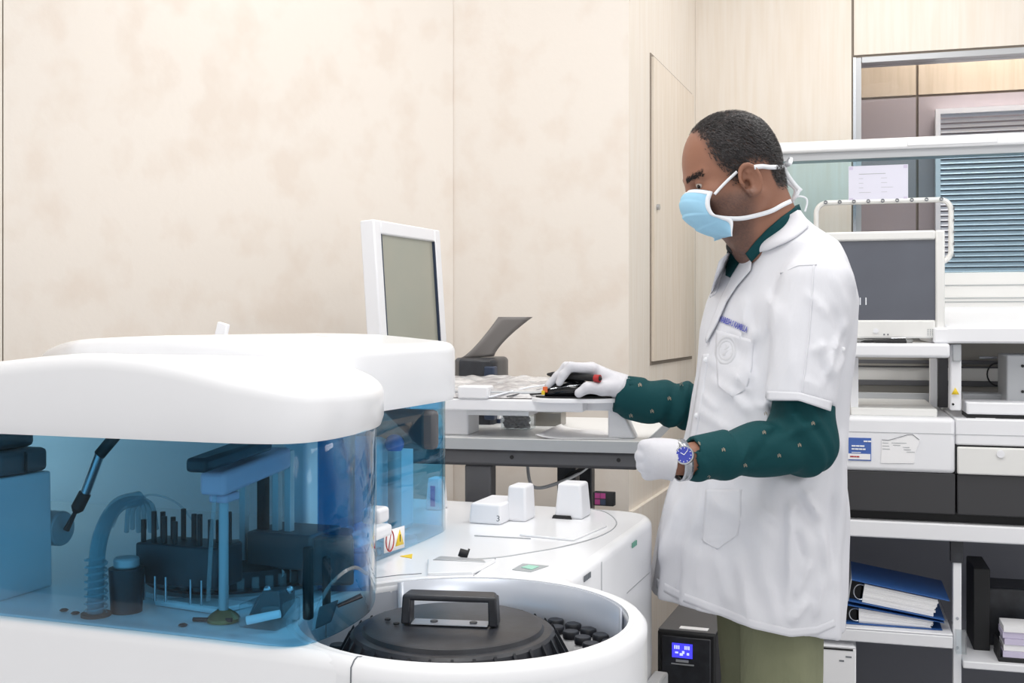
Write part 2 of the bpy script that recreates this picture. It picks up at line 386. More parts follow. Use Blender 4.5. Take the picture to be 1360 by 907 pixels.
wallbox('frame_stile', C1+ru*s0+rn*.006, C1+ru*(s0+.010)+rn*.006, .96, zw, .006, STEEL, parent=W1)
wallbox('glass_pane', C1+ru*(s0+.028)-rn*.04, C1+ru*3.4-rn*.04, .95, zw-.02, .005, WINDOWG, parent=W1)
# room behind the window: panelled wall with a venetian blind
D1 = C1-rn*.55
FW = structure(wallbox('wall_far', D1-ru*.3, D1+ru*4.5, 0, 2.85, .08, JOINT))
jz = onplane(1143, 132, D1, ru).z; js = along(1218, D1, ru)
wallbox('beige_panel', D1-ru*.3+rn*.01, D1+ru*(js-.005)+rn*.01, jz+.005, 2.85, .01, BEIGEP, parent=FW)
wallbox('beige_panel', D1+ru*(js+.005)+rn*.01, D1+ru*4.5+rn*.01, jz+.005, 2.85, .01, BEIGEP, parent=FW)
wallbox('mauve_panel', D1-ru*.3+rn*.01, D1+ru*(js-.005)+rn*.01, 0, jz-.005, .01, MAUVE, parent=FW)
wallbox('mauve_panel', D1+ru*(js+.005)+rn*.01, D1+ru*4.5+rn*.01, 0, jz-.005, .01, MAUVE, parent=FW)
bx0 = along(1241, D1, ru)+.0; bzt = onplane(1241, 146, D1+rn*.04, ru).z; bzb = onplane(1300, 372, D1+rn*.04, ru).z
bl = empty('venetian_blind', 'grey horizontal venetian blind in the far room behind the window', 'blind', (D1.x+ru.x*bx0, D1.y+ru.y*bx0, bzb), RZ)
BH = bzt-bzb; MB().box(0, 1.5, -.06, -.02, BH-.02, BH).build('head_rail', WHITE2, bl); MB().box(0, .018, -.06, -.012, 0, BH-.02).build('side_rail', WHITE2, bl); MB().box(0.018, 1.5, -.055, -.02, 0, .012).build('bottom_rail', WHITE2, bl)
nsl = 32; sm = None
for i in range(nsl):
    z = .02+(BH-.045)*i/(nsl-1)
    if sm is None:
        M = Matrix.Rotation(math.radians(56), 4, 'X'); sm = MB().box(.02, 1.5, -.009, .009, -.0006, .0006, M).build('slat', BLINDM, bl, smooth=False); q = sm
    else: q = sm.copy(); COL.objects.link(q); q.parent = bl
    q.location = (0, -.035, z)

# ================================================================== CHEMISTRY ANALYSER (foreground)
AN = -math.radians(20); AO = Vector((-.068, 1.45, 0))
an = empty('chemistry_analyser', 'large white chemistry analyser with curved hood and blue see-through cover in the foreground', 'analyser', AO, AN)
MA = Matrix.Translation(AO) @ Matrix.Rotation(AN, 4, 'Z'); MAI = MA.inverted()
def AL(px, py, z):                                # picture point at world height z, in the analyser's own frame
    d = (CZ-z)/((py-HY)/FP); return MAI @ Vector(((px-HX)/FP*d, d, z))
def AD(px, py, d): return MAI @ P(px, py, d)
T = Vector((-.005, .03)); RI, RO, DZ = .2145, .238, .90
def arc(c, r, a0, a1, n): return [(c[0]+r*math.cos(math.radians(a0+(a1-a0)*i/n)), c[1]+r*math.sin(math.radians(a0+(a1-a0)*i/n))) for i in range(n+1)]
def rect_corner(x, y, r, a0): return arc((x, y), r, a0, a0+90, 8)
# body outline, ccw: front-left -> front face -> tub bulge -> right side -> back
aL = math.degrees(math.atan2(-.19-T.y, -math.sqrt(RO**2-(.19+T.y)**2)))
aR = math.degrees(math.acos((.064-T.x)/RO))
body = [(-1.35, -.19)]+[(-1.35+1.15*i/12, -.19) for i in range(1, 12)]+arc(T, RO, aL, aR, 48)[1:]+[(.064, .3), (.064, .4), (.064, .55), (.064, .7)]+rect_corner(-.016, .83, .08, 0)+[(-.2, .91), (-.35, .91), (-.5, .91), (-1.0, .91), (-1.3, .91)]+[(-1.35, .86)]
hole = arc(T, RI, 360, 0, 72)[:-1]
bs_ = [Vector((*p, 0)) for p in body]+[Vector((*body[0], 0))]; bs_ = resample(bs_, 421)[:-1]
for _ in range(14): bs_ = [bs_[i]*.5+(bs_[i-1]+bs_[(i+1) % 420])*.25 for i in range(420)]
MB().plan([(p.x, p.y) for p in bs_], .12, DZ, .016, [hole]).build('lower_body', WHITE, an, angle=30)
MB().plan([(p[0]*.97-.02, p[1]*.95+.015) for p in body], .0, .12).build('plinth', DGREY, an)
# tub: rounded rim ring, liner wall and floor
rim = [(RI, DZ-.014), (RI-.001, DZ-.006), (RI+.003, DZ-.001), (RI+.012, DZ+.0012), (RO-.006, DZ-.001), (RO, DZ-.008), (RO+.0005, DZ-.02), (RO+.0005, DZ-.12)]
MB().lathe(list(reversed(rim)), (T.x, T.y, 0), 96).build('tub_rim', WHITE, an, angle=60)
MB().lathe([(RI, DZ-.008), (RI-.003, .779), (.0, .779)], (T.x, T.y, 0), 96).build('tub_liner', LINER, an, angle=40)
gl = MB(); gl.lathe([(RI-.004, DZ-.001), (RI-.004, .80)], (T.x, T.y, 0), 40, math.radians(28), math.radians(140)); gl.build('liner_panel', LINER, an, solid=.003)
# seam in the front rim (panel joint)
qj = AL(470, 876, DZ); ja = math.atan2(qj.y-T.y, qj.x-T.x); MB().tube([(T.x+r_*math.cos(ja), T.y+r_*math.sin(ja), z_) for r_, z_ in [(r+(.0003 if r > .225 else 0), z+.0003) for r, z in rim[2:]]+[(RO+.001, .6)]], .0009, 6).build('panel_joint', INK, an)
# tub back flap and deck panels
def flap(pxs, z, h, name, m, lift=0): 
    pts = [AL(px, py, z) for px, py in pxs]; return MB().add([(p.x, p.y, DZ+lift) for p in pts]+[(p.x, p.y, DZ+lift+h) for p in pts], [tuple(range(len(pts)))[::-1], tuple(range(len(pts), 2*len(pts)))]+[(i, (i+1) % len(pts), len(pts)+(i+1) % len(pts), len(pts)+i) for i in range(len(pts))]).build(name, m, an, bevel=.0015)
flap([(568, 766), (568, 747), (600, 748), (659, 747), (628, 764)], DZ, .006, 'deck_flap', WHITE)
flap([(585, 744), (640, 748), (645, 752), (575, 749)], DZ, .0012, 'grey_strip', GREYM, .006)
flap([(680, 757), (705, 760), (729, 752), (694, 749)], DZ, .0012, 'display_label', LABELG)
flap([(692, 754), (706, 757), (716, 753), (702, 751)], DZ+.001, .001, 'display_lcd', LEDGRN, .0013)
gj = MB(); 
a_, b_ = AL(629, 765, DZ), AL(658, 742, DZ); gj.tube([(a_.x, a_.y, DZ+.0003), (b_.x, b_.y, DZ+.0003)], .0008, 6)
gj.build('deck_joint', INK, an); gj = MB(); gj.tube([(AL(x, y, DZ).x, AL(x, y, DZ).y, DZ+.0003) for x, y in ((560, 762), (530, 764), (497, 768))], .0008, 6); gj.build('deck_joint', INK, an)
# circular sample lid panel with its groove
arcp = spline([(*AL(x, y, DZ).xy, DZ+.0008) for x, y in ((612, 744), (660, 741), (700, 735), (745, 727), (790, 715), (814, 703), (818, 692), (805, 681), (785, 676))], 40)
MB().tube(arcp, .0011, 6).build('lid_groove', GREYM, an)
c1, c2 = AL(630, 712, DZ), AL(705, 716, DZ); MB().tube([(*c1.xy, DZ+.001), (*c2.xy, DZ+.001)], .0012, 6).build('grip_line', GREYM, an)
flap([(700, 705), (760, 712), (800, 696), (806, 700), (762, 719), (690, 712)], DZ, .004, 'grip_bar', WHITE)
# towers and block behind the sample lid
def tower(px0, px1, pyb, pytop, dep, name='tower', tap=.82):
    a = AL(px0, pyb, DZ); d = MA @ a; u = Vector((.94, .34, 0)).normalized()
    d0 = (MA @ a).y; wd = (px1-px0)/FP*d0; hgt = (pyb-pytop)/FP*d0
    x0, x1, y0, y1 = a.x, a.x+wd, a.y, a.y+dep; c = ((x0+x1)/2, (y0+y1)/2); t = tap
    pts = [(x0, y0, DZ), (x1, y0, DZ), (x1, y1, DZ), (x0, y1, DZ)]+[(c[0]+(x-c[0])*t, c[1]+(y-c[1])*t, DZ+hgt) for x, y in ((x0, y0), (x1, y0), (x1, y1), (x0, y1))]
    MB().hexa(pts).build(name, WHITE2, an, bevel=.005, seg=3); return x0, x1, y0, y1, hgt
tower(672, 700, 692, 645, .06, tap=.88); tx = tower(736, 775, 688, 642, .065)
tower(622, 668, 695, 668, .12, 'raised_block', .93)
a = AL(752, 686, DZ); MB().box(a.x-.004, a.x+.004, a.y-.009, a.y-.003, DZ, DZ+.045).build('slot', BLACKM, an); MB().hexa([(a.x-.02, a.y-.03, DZ), (a.x+.02, a.y-.03, DZ), (a.x+.015, a.y-.008, DZ), (a.x-.015, a.y-.008, DZ), (a.x-.018, a.y-.028, DZ+.006), (a.x+.018, a.y-.028, DZ+.006), (a.x+.012, a.y-.01, DZ+.008), (a.x-.012, a.y-.01, DZ+.008)]).build('slot_foot', BLACKM, an)
a = AL(687, 689, DZ); MB().cyl((a.x, a.y-.01, DZ), (a.x, a.y-.01, DZ+.034), .0045, .0028).build('guide_pin', BLACKM, an)
a = AL(659, 688, DZ+.02); a = MA @ a; text('3', .016, INK, an, a+Vector((0, -.012, -.004)), (.94, -.34, 0), (0, 0, 1), 'digit')
# side vents and lettering on the right flank
for (x, y, tx_, m_, wd) in ((840, 728, (.007, .006, .008, .005), TOXG, .06), (776, 773, (.004, .006, .006, .005, .006), INK, .05)):
    X = (x-HX)/FP; u = Vector((math.sin(-AN), math.cos(AN), 0)); o_ = MA @ Vector((.0655, 0, 0)); dd = (o_.x*u.y-o_.y*u.x)/(X*u.y-u.x)
    print_bars(Vector((X*dd, dd, CZ-(y-HY)/FP*dd)), u, tx_, .009, m_, an, 'side_lettering')
MB().box(.0645, .0652, .45, .4515, .3, .89).build('side_joint', GREYM, an)
MB().box(.0645, .0652, .62, .80, .80, .8013).build('side_joint', GREYM, an); MB().box(.0645, .0652, .32, .42, .848, .8492).build('side_joint', GREYM, an)
MB().box(.064, .092, .10, .84, .56, .60).build('side_ledge', WHITE2, an, bevel=.004)
# hood: front lobe and rear part, each a closed shell with a softly crowned top
def hood(outline, z0, ztop, r, med, name, m=WHITE, lip=.012, zcut=None):
    o = [Vector((p[0], p[1])) for p in outline]; n = len(o); nor = []
    for i in range(n):
        t = (o[(i+1) % n]-o[i-1]).normalized(); nor.append(Vector((t.y, -t.x)))
    mb = MB(); rows = []
    rows.append([(o[i]-nor[i]*.02).to_tuple()+(z0,) for i in range(n)])
    rows.append([(o[i]-nor[i]*.004).to_tuple()+(z0,) for i in range(n)])
    rows.append([o[i].to_tuple()+(z0+lip,) for i in range(n)])
    for k in range(7):
        a_ = math.pi/2*k/6; ins = r*(1-math.cos(a_)); row = []
        for i in range(n):
            q = o[i]-nor[i]*ins; row.append((q.x, q.y, ztop(o[i].x, o[i].y)-r+r*math.sin(a_)))
        rows.append(row)
    base = [o[i]-nor[i]*r for i in range(n)]
    for t in (.06, .14, .25, .4, .6, .8, 1.0):
        row = []
        for q in base:
            mx_ = min(max(q.x, med[0]), med[1]); mq = Vector((mx_, med[2])); p = q.lerp(mq, t); row.append((p.x, p.y, ztop(p.x, p.y)))
        rows.append(row)
    rows = [row+[row[0]] for row in rows]
    mb.grid(rows); return mb.build(name, m, an, angle=50)
lobe = [(-1.45, -.16), (-1.40, -.20), (-1.2, -.215), (-.9, -.215), (-.6, -.215), (-.4, -.215), (-.27, -.215), (-.19, -.214), (-.128, -.200), (-.107, -.145), (-.112, -.05), (-.13, .04), (-.165, .12), (-.21, .18), (-.27, .22), (-.5, .25), (-1.0, .25), (-1.40, .24), (-1.45, .2)]
def zl(x, y):
    z = float(np.interp(x, [-1.4, -1.0, -.8, -.66, -.57, -.49, -.43, -.38, -.32, -.26, -.20, -.15, -.12], [1.165, 1.192, 1.208, 1.221, 1.230, 1.238, 1.2425, 1.243, 1.239, 1.230, 1.218, 1.210, 1.207]))
    return z-.034*(y+.2)
hood(smooth_poly(lobe, 3), 1.14, zl, .02, (-1.3, -.3, .03), 'hood_front')
rear = [(-.68, .1), (-.75, .13), (-1.14, .50), (-1.20, .60), (-1.17, .64), (-.9, .645), (-.6, .645), (-.33, .64), (-.27, .625), (-.25, .58), (-.248, .4), (-.25, .25), (-.26, .12), (-.3, .1)][::-1]
def zr(x, y): return float(np.interp(x, [-1.25, -1.15, -1.0, -.85, -.7, -.55, -.42, -.32, -.25], [1.220, 1.226, 1.236, 1.247, 1.256, 1.2625, 1.259, 1.250, 1.245]))
hood(smooth_poly(rear, 2), 1.14, zr, .018, (-1.0, -.4, .40), 'hood_rear')
a = MAI @ P(257, 441, 2.2); MB().box(-.012, .012, -.006, .006, -.02, .02, Matrix.Translation((a.x, .61, 1.262)) @ Matrix.Rotation(.25, 4, 'Y')).build('lid_catch', WHITE2, an, bevel=.002)
# blue covers: front lobe wall, rear wall, back wall
def curtain(pts, z0, z1, name, m, th=.004, lab=None):
    return MB().grid([[(x, y, z) for x, y in pts] for z in (z0, z1)]).build(name, m, an, solid=th, angle=60, label=lab)
fr = [(-1.35, -.186), (-.9, -.186), (-.6, -.186), (-.4, -.186), (-.27, -.186), (-.205, -.187), (-.160, -.186), (-.130, -.174), (-.118, -.135), (-.117, -.08), (-.126, -.01), (-.150, .055), (-.175, .10)]
curtain([tuple(p) for p in spline([Vector((*p, 0)).xy.to_3d() for p in fr], 60)] and [(p.x, p.y) for p in spline([Vector((*p, 0)) for p in fr], 60)], DZ+.001, 1.145, 'front_cover', GLASSB)
rr = [(-.262, .20), (-.262, .35), (-.262, .50), (-.268, .57), (-.30, .61), (-.36, .618)]
curtain([(p.x, p.y) for p in spline([Vector((*p, 0)) for p in rr], 30)], DZ+.001, 1.145, 'side_cover', GLASSB)
MB().box(-1.30, -.36, .60, .62, DZ, 1.15).build('back_board', WHITE2, an)
for (x, y) in ((-.175, .104), (-.262, .198)): MB().cyl((x, y, DZ+.001), (x, y, 1.142), .004, n=10).build('cover_edge', CLEAR, an)
curtain([(-.250, .078), (-.215, .082), (-.178, .100)], DZ+.001, 1.145, 'return_panel', GLEDGE)
a = AD(501, 684, 1.72); MB().box(a.x-.018, a.x+.012, a.y-.02, a.y+.02, a.z-.012, a.z+.012).build('cover_latch', WHITE2, an, bevel=.006, seg=3)
# stickers on the side cover
def plate_on_cover(px0, py0, px1, py1, name, m, off=0):
    X0 = (px0-HX)/FP; X1 = (px1-HX)/FP; u = Vector((math.sin(-AN), math.cos(AN), 0)); o_ = MA @ Vector((-.258+off, 0, 0)); f = lambda X: (o_.x*u.y-o_.y*u.x)/(X*u.y-u.x)
    d0, d1 = f(X0), f(X1); return [Vector((X0*d0, d0, CZ-(py1-HY)/FP*d0)), Vector((X1*d1, d1, CZ-(py1-8-HY)/FP*d1)), Vector((X1*d1, d1, CZ-(py0-8-HY)/FP*d1)), Vector((X0*d0, d0, CZ-(py0-HY)/FP*d0))]
st = plate_on_cover(510, 706, 537, 735, 's', PAPER); SS = mesh_obj('warning_sticker', st, [(0, 1, 2, 3)], PAPER, an, world=True, solid=.001)
c = (st[0]+st[2])/2; U = (st[1]-st[0]).normalized(); VV = (st[3]-st[0]).normalized(); N = U.cross(VV); wS = (st[1]-st[0]).length
ring = [c-U*wS*.24+N*.001+(U*math.cos(a)+VV*math.sin(a)*1.2)*wS*.19 for a in [i*math.pi/8 for i in range(17)]]
mb = MB().tube(ring, .0011, 6); mb.v = [Vector(v) for v in mb.v]; mb.build('prohibition_ring', REDM, an, world=True)
mesh_obj('prohibition_bar', [ring[3]+U*.001, ring[3]-U*.001, ring[11]-U*.001, ring[11]+U*.001], [(0, 1, 2, 3)], REDM, an, world=True, solid=.0006)
tc_ = c+U*wS*.24+N*.001; mesh_obj('warning_triangle', [tc_-U*wS*.2-VV*.012, tc_+U*wS*.2-VV*.012, tc_+VV*.014], [(0, 1, 2)], YELLOW, an, world=True, solid=.0008)
mesh_obj('exclamation_bar', [tc_-U*.0008-VV*.006+N*.001, tc_+U*.0008-VV*.006+N*.001, tc_+U*.0012+VV*.006+N*.001, tc_-U*.0012+VV*.006+N*.001], [(0, 1, 2, 3)], BLACKM, an, world=True, solid=.0005)
flap([(531, 739), (547, 742), (548, 736)], DZ, .001, 'yellow_marker', YELLOW)
a = AL(501, 738, DZ); MB().cyl((a.x, a.y, DZ), (a.x, a.y, DZ+.014), .0065).build('metal_stud', STEEL, an)
# ---- inside the blue cover
def part(mb, name, m, **k): return mb.build(name, m, an, **k)
# left instrument block with dark head
x1 = AL(70, 778, DZ).x; yb = -.05
part(MB().hexa([(-1.0, -.15, DZ), (x1, -.135, DZ), (x1, -.028, DZ), (-1.0, -.028, DZ), (-1.0, -.15, 1.067), (x1-.003, -.135, 1.067), (x1-.003, -.028, 1.067), (-1.0, -.028, 1.067)]), 'pump_block', WHITE2, bevel=.003)
part(MB().box(-.85, x1-.004, -.125, -.032, 1.068, 1.102), 'valve_head', DGREY, bevel=.007)
part(MB().box(-.85, x1-.02, -.12, -.04, 1.103, 1.130), 'valve_cap', BLACKP, bevel=.008)
part(MB().box(x1-.003, x1-.001, -.080, -.076, 1.07, 1.10), 'valve_rib', BLACKM)
kq = AD(84, 702, 1.66); part(MB().cyl(kq, kq-Vector((.05, 0, 0)), .0255, n=28), 'motor_knob', GREYM, bevel=.003)
# syringe: dark - steel - dark - rod
g = [AD(148, 585, 1.66), AD(132, 604, 1.66), AD(113, 655, 1.66), AD(100, 680, 1.66), AD(88, 704, 1.66)]
part(MB().cyl(g[0]+(g[0]-g[1])*.6, g[1], .0085), 'syringe_head', BLACKM); part(MB().cyl(g[1], g[2], .0072), 'syringe_barrel', STEEL)
part(MB().tube([g[2], g[2].lerp(g[3], .8), g[3]], [.009, .0095, .005], 14), 'syringe_plunger', BLACKM); part(MB().cyl(g[3], g[4], .003, .0045), 'syringe_rod', BLACKM)
# curved hose bundle in spiral wrap
hs = [AD(127, 818, 1.47), AD(127, 780, 1.47), AD(130, 730, 1.48), AD(140, 695, 1.50), AD(158, 670, 1.53), AD(185, 662, 1.56)]
for i in range(6):
    o_ = Vector((math.cos(i*1.05)*.006, math.sin(i*1.05)*.006, 0)); end = AD(168+i*8, 706-(i % 2)*4, 1.60)
    pts = spline([p+o_*(1 if k else 1.2) for k, p in enumerate(hs)]+[AD(172+i*6, 672, 1.58), end], 34); part(MB().tube(pts, .0036, 8), 'hose', TUBEC)
part(MB().tube(spline(hs, 30), [.0105]*30, 14), 'hose_sleeve', TUBEC)
sp = []; 
for i in range(120):
    t = i/119; z = DZ+.002+.075*t; b_ = AD(127.5, 820, 1.47); sp.append((b_.x+.0135*math.cos(t*2*math.pi*8), b_.y+.0135*math.sin(t*2*math.pi*8), z))
part(MB().tube(sp, .0018, 6), 'spiral_wrap', TUBEC); part(MB().cyl((b_.x, b_.y, DZ), (b_.x, b_.y, DZ+.004), .019), 'hose_grommet', BLACKM)
big = spline([AD(150, 700, 1.55), AD(165, 672, 1.58), AD(200, 657, 1.62), AD(235, 668, 1.62), AD(258, 695, 1.62), AD(262, 712, 1.62)], 24); part(MB().tube(big, .0016, 6), 'thin_hose', CLEAR)
# wash station: dark column, silver cap, manifold with pins
a = AL(168, 812, DZ); part(MB().cyl((a.x, a.y, DZ), (a.x, a.y, DZ+.058), .020, .023, 28), 'wash_column', BLACKP); part(MB().cyl((a.x, a.y, DZ+.058), (a.x, a.y, DZ+.072), .0165, n=28), 'silver_cap', GREYM, bevel=.003)
b_ = AL(205, 800, DZ); part(MB().box(a.x-.01, a.x+.12, a.y+.03, a.y+.09, DZ+.03, DZ+.085), 'wash_manifold', BLACKP, bevel=.003)
for i in range(12):
    x = a.x-.004+i*.0085 + (.022 if i > 7 else 0); y = a.y+.04+.03*(i % 2); part(MB().cyl((x, y, DZ+.085), (x, y, DZ+.115+.006*(i % 3)), .0036, n=8), 'manifold_pin', BLACKM)
    if i % 2 == 0: part(MB().cyl((x, y-.02, DZ+.012), (x, y-.02, DZ+.045), .0017, n=8), 'wash_needle', STEEL)
# reaction carousel
cc = AL(285, 762, DZ+.03); cx, cy = -.40, .10
part(MB().lathe([(.0, .038), (.11, .038), (.122, .034), (.122, .012), (.130, .010), (.130, 0), (.0, 0)][::-1], (cx, cy, DZ+.001), 64), 'reaction_carousel', BLACKP, angle=30)
part(MB().lathe([(.131, .0), (.150, .0), (.150, .007), (.131, .007), (.131, 0)], (cx, cy, DZ+.001), 64), 'carousel_ring', GREYM, angle=30)
for i in range(40):
    t = 2*math.pi*i/40; M = Matrix.Translation((cx+.127*math.cos(t), cy+.127*math.sin(t), DZ+.018)) @ Matrix.Rotation(t, 4, 'Z')
    if i == 0: cu0 = part(MB().box(-.003, .003, -.005, .005, -.007, .011), 'cuvette', CLEAR)
    o_ = cu0 if i == 0 else cu0.copy()
    if i: COL.objects.link(o_); o_.parent = an
    o_.matrix_local = M
part(MB().box(-.345, -.24, .04, .13, DZ+.035, DZ+.085), 'optics_housing', DGREY, bevel=.004)
# probe: lilac arm, riser rod, brass base
pb = AL(297, 825, DZ); part(MB().lathe([(.0, .014), (.008, .014), (.016, .009), (.021, .004), (.021, 0), (0, 0)][::-1], (pb.x, pb.y, DZ+.001), 28), 'rod_base', BRASS, angle=30)
part(MB().cyl((pb.x, pb.y, DZ+.012), (pb.x, pb.y, 1.062), .0062), 'riser_rod', GREYM)
pe = AD(372, 612, 1.60); U = Vector((pe.x-pb.x, pe.y-pb.y, 0)).normalized(); Vn = Vector((-U.y, U.x, 0)); L_ = math.hypot(pe.x-pb.x, pe.y-pb.y)+.0
def armbox(mb, s0, s1, w_, z0, z1, dz=0, w2=None):
    w2 = w_ if w2 is None else w2; o_ = Vector((pb.x, pb.y, 0)); P4 = [o_+U*s0-Vn*w_, o_+U*s1-Vn*w2, o_+U*s1+Vn*w2, o_+U*s0+Vn*w_]
    return mb.hexa([p+Vector((0, 0, z0+(dz if i in (1, 2) else 0))) for i, p in enumerate(P4)]+[p+Vector((0, 0, z1+(dz if i in (1, 2) else 0))) for i, p in enumerate(P4)])
part(armbox(MB(), -.03, L_, .018, 1.064, 1.094, .012), 'probe_arm', LILAC, bevel=.006, seg=3)
part(armbox(MB(), -.016, .02, .013, 1.053, 1.064), 'probe_boss', LILAC, bevel=.003); part(armbox(MB(), -.07, .10, .014, 1.098, 1.116, .01, .02), 'probe_cover', BLACKP, bevel=.005)
q = pb-U*.022; part(MB().tube(spline([(q.x, q.y, 1.066), (q.x-.006, q.y, 1.0), (q.x-.010, q.y, DZ+.03)], 12), .0028, 8), 'probe_tube', CLEAR)
part(MB().tube([(pb.x-.035, pb.y-.015, DZ+.003), (pb.x+.02, pb.y-.012, DZ+.006)], .0028, 8), 'stirrer_blade', BLACKM)
# vertical lift with rails, mixing tower
q = AD(345, 735, 1.62)
for i, dx in enumerate((-.035, -.005, .02, .04)): part(MB().box(q.x+dx, q.x+dx+(.010 if i != 1 else .014), q.y, q.y+.012, DZ, 1.10), 'lift_rail', GREYM if i != 1 else BLACKM, bevel=.001)
for i in range(5): part(MB().cyl((q.x+.002, q.y-.002, DZ+.04+i*.03), (q.x+.002, q.y+.001, DZ+.04+i*.03), .0028, n=10), 'rail_screw', BLACKM)
part(MB().lathe([(.006, 0), (.010, 0), (.010, .006), (.006, .006), (.006, 0)], (0, 0, 0), 20), 'eyelet', WHITE2).matrix_local = Matrix.Translation((q.x+.036, q.y-.006, DZ+.028)) @ Matrix.Rotation(math.pi/2, 4, 'X')
t0 = AD(400, 720, 1.72); part(MB().box(t0.x-.022, t0.x+.022, t0.y-.02, t0.y+.02, DZ, 1.105), 'lift_column', WHITE2, bevel=.008, seg=3)
part(MB().hexa([AD(x, y, d) for x, y, d in ((396, 778, 1.58), (470, 778, 1.58), (470, 765, 1.68), (396, 765, 1.68), (396, 712, 1.58), (470, 714, 1.58), (466, 700, 1.68), (404, 700, 1.68))]), 'sample_station', DGREY, bevel=.005)
part(MB().box(-.30, -.24, .18, .30, DZ+.04, DZ+.06), 'station_bridge', WHITE2, bevel=.006)
for (px0, px1, py0, py1, d, nm, m_) in ((404, 417, 725, 822, 1.45, 'reagent_probe_post', BLACKM), (430, 439, 738, 822, 1.42, 'reagent_probe_post', BLACKM)):
    a, b_ = AD(px0, py1, d), AD(px1, py0, d); part(MB().box(a.x, b_.x, a.y-.006, a.y+.006, max(a.z, DZ+.001), b_.z), nm, m_, bevel=.003)
part(MB().tube([AD(432, 822, 1.42), AD(432, 846, 1.42)], .0016, 8), 'reagent_needle', STEEL)
h_ = AL(345, 818, DZ); part(MB().hexa([AD(x, y, d) for x, y, d in ((330, 818, 1.40), (375, 822, 1.40), (392, 800, 1.48), (338, 800, 1.48), (348, 785, 1.40), (370, 785, 1.40), (392, 778, 1.48), (352, 780, 1.48))]), 'mixer_bracket', DGREY, bevel=.002)
part(MB().box(-.245, -.19, -.13, -.07, DZ, DZ+.03), 'mixer_block', CLEAR, bevel=.003)
part(MB().tube([AD(328, 824, 1.38), AD(372, 815, 1.38)], [.0055, .005], 12), 'mixer_sleeve', WHITE2)
for x in (355, 385): part(MB().ball(AD(x, 783, 1.41), .005), 'mixer_knob', STEEL)
fl = [AD(448, 800, 1.40), AD(470, 788, 1.42), AD(474, 800, 1.42), AD(440, 830, 1.40), AD(436, 822, 1.40)]
part(MB().tube(spline([AD(416, 836, 1.375), AD(422, 808, 1.375), AD(440, 775, 1.38), AD(468, 754, 1.40), AD(488, 762, 1.43)], 24), .0022, 8), 'splash_guard_edge', CLEAR)
part(MB().hexa([AD(418, 836, 1.39), AD(440, 826, 1.39), AD(440, 826, 1.395), AD(418, 836, 1.395), AD(424, 806, 1.39), AD(450, 796, 1.39), AD(450, 796, 1.395), AD(424, 806, 1.395)]), 'reagent_paddle', DGREY, bevel=.002)
part(MB().tube([AD(448, 805, 1.39), AD(480, 791, 1.40)], [.004, .006], 10, flat=.5), 'paddle_arm', BLACKP)
tr_ = AL(190, 812, DZ); te = AL(278, 822, DZ); part(MB().tube([(tr_.x, tr_.y+.03, DZ+.006), (te.x, te.y+.02, DZ+.006)], .005, 10), 'waste_tube', WHITE2)
part(MB().hexa([(te.x-.10, te.y+.03, DZ+.001), (te.x+.0, te.y+.02, DZ+.001), (te.x+.02, te.y+.07, DZ+.001), (te.x-.07, te.y+.07, DZ+.001), (te.x-.10, te.y+.03, DZ+.008), (te.x, te.y+.02, DZ+.008), (te.x+.02, te.y+.07, DZ+.008), (te.x-.07, te.y+.07, DZ+.008)]), 'drip_plate', WHITE2, bevel=.002)
for x, y in ((85, 812), (100, 816), (243, 832)):
    q = AL(x, y, DZ); part(MB().lathe([(.004, 0), (.006, .0015), (.004, .003), (.0028, .0015), (.004, 0)], (q.x, q.y, DZ+.0005), 14), 'cable_eye', BLACKM)
# rear compartment seen through the side cover
q = AD(524, 600, 1.98); part(MB().cyl((q.x, q.y, DZ), (q.x, q.y, q.z+.004), .012), 'knob_column', GREYM); part(MB().ball((q.x, q.y, q.z+.014), .017), 'blue_knob', BLUES); part(MB().cyl((q.x, q.y, DZ), (q.x, q.y, DZ+.006), .04), 'column_foot', WHITE2)
part(MB().box(q.x-.10, q.x+.075, q.y+.01, q.y+.03, 1.06, 1.13), 'arm_cover', DGREY, bevel=.01)
part(MB().box(-.50, -.33, .43, .58, DZ, 1.08), 'rear_housing', WHITE2, bevel=.012)
q = AL(583, 676, DZ); tq = MB().hexa([(q.x-.022, q.y-.02, DZ), (q.x+.012, q.y-.02, DZ), (q.x+.012, q.y+.02, DZ), (q.x-.022, q.y+.02, DZ), (q.x-.018, q.y-.016, DZ+.065), (q.x+.008, q.y-.016, DZ+.065), (q.x+.008, q.y+.016, DZ+.065), (q.x-.018, q.y+.016, DZ+.065)])
part(tq, 'sample_probe_tower', WHITE2, bevel=.003); part(MB().box(q.x-.010, q.x, q.y-.021, q.y-.0195, DZ+.008, DZ+.05), 'slot', BLUES)
part(MB().cyl((-.33, .38, DZ), (-.33, .38, DZ+.004), .055, n=40), 'rotor_plate', WHITE2)

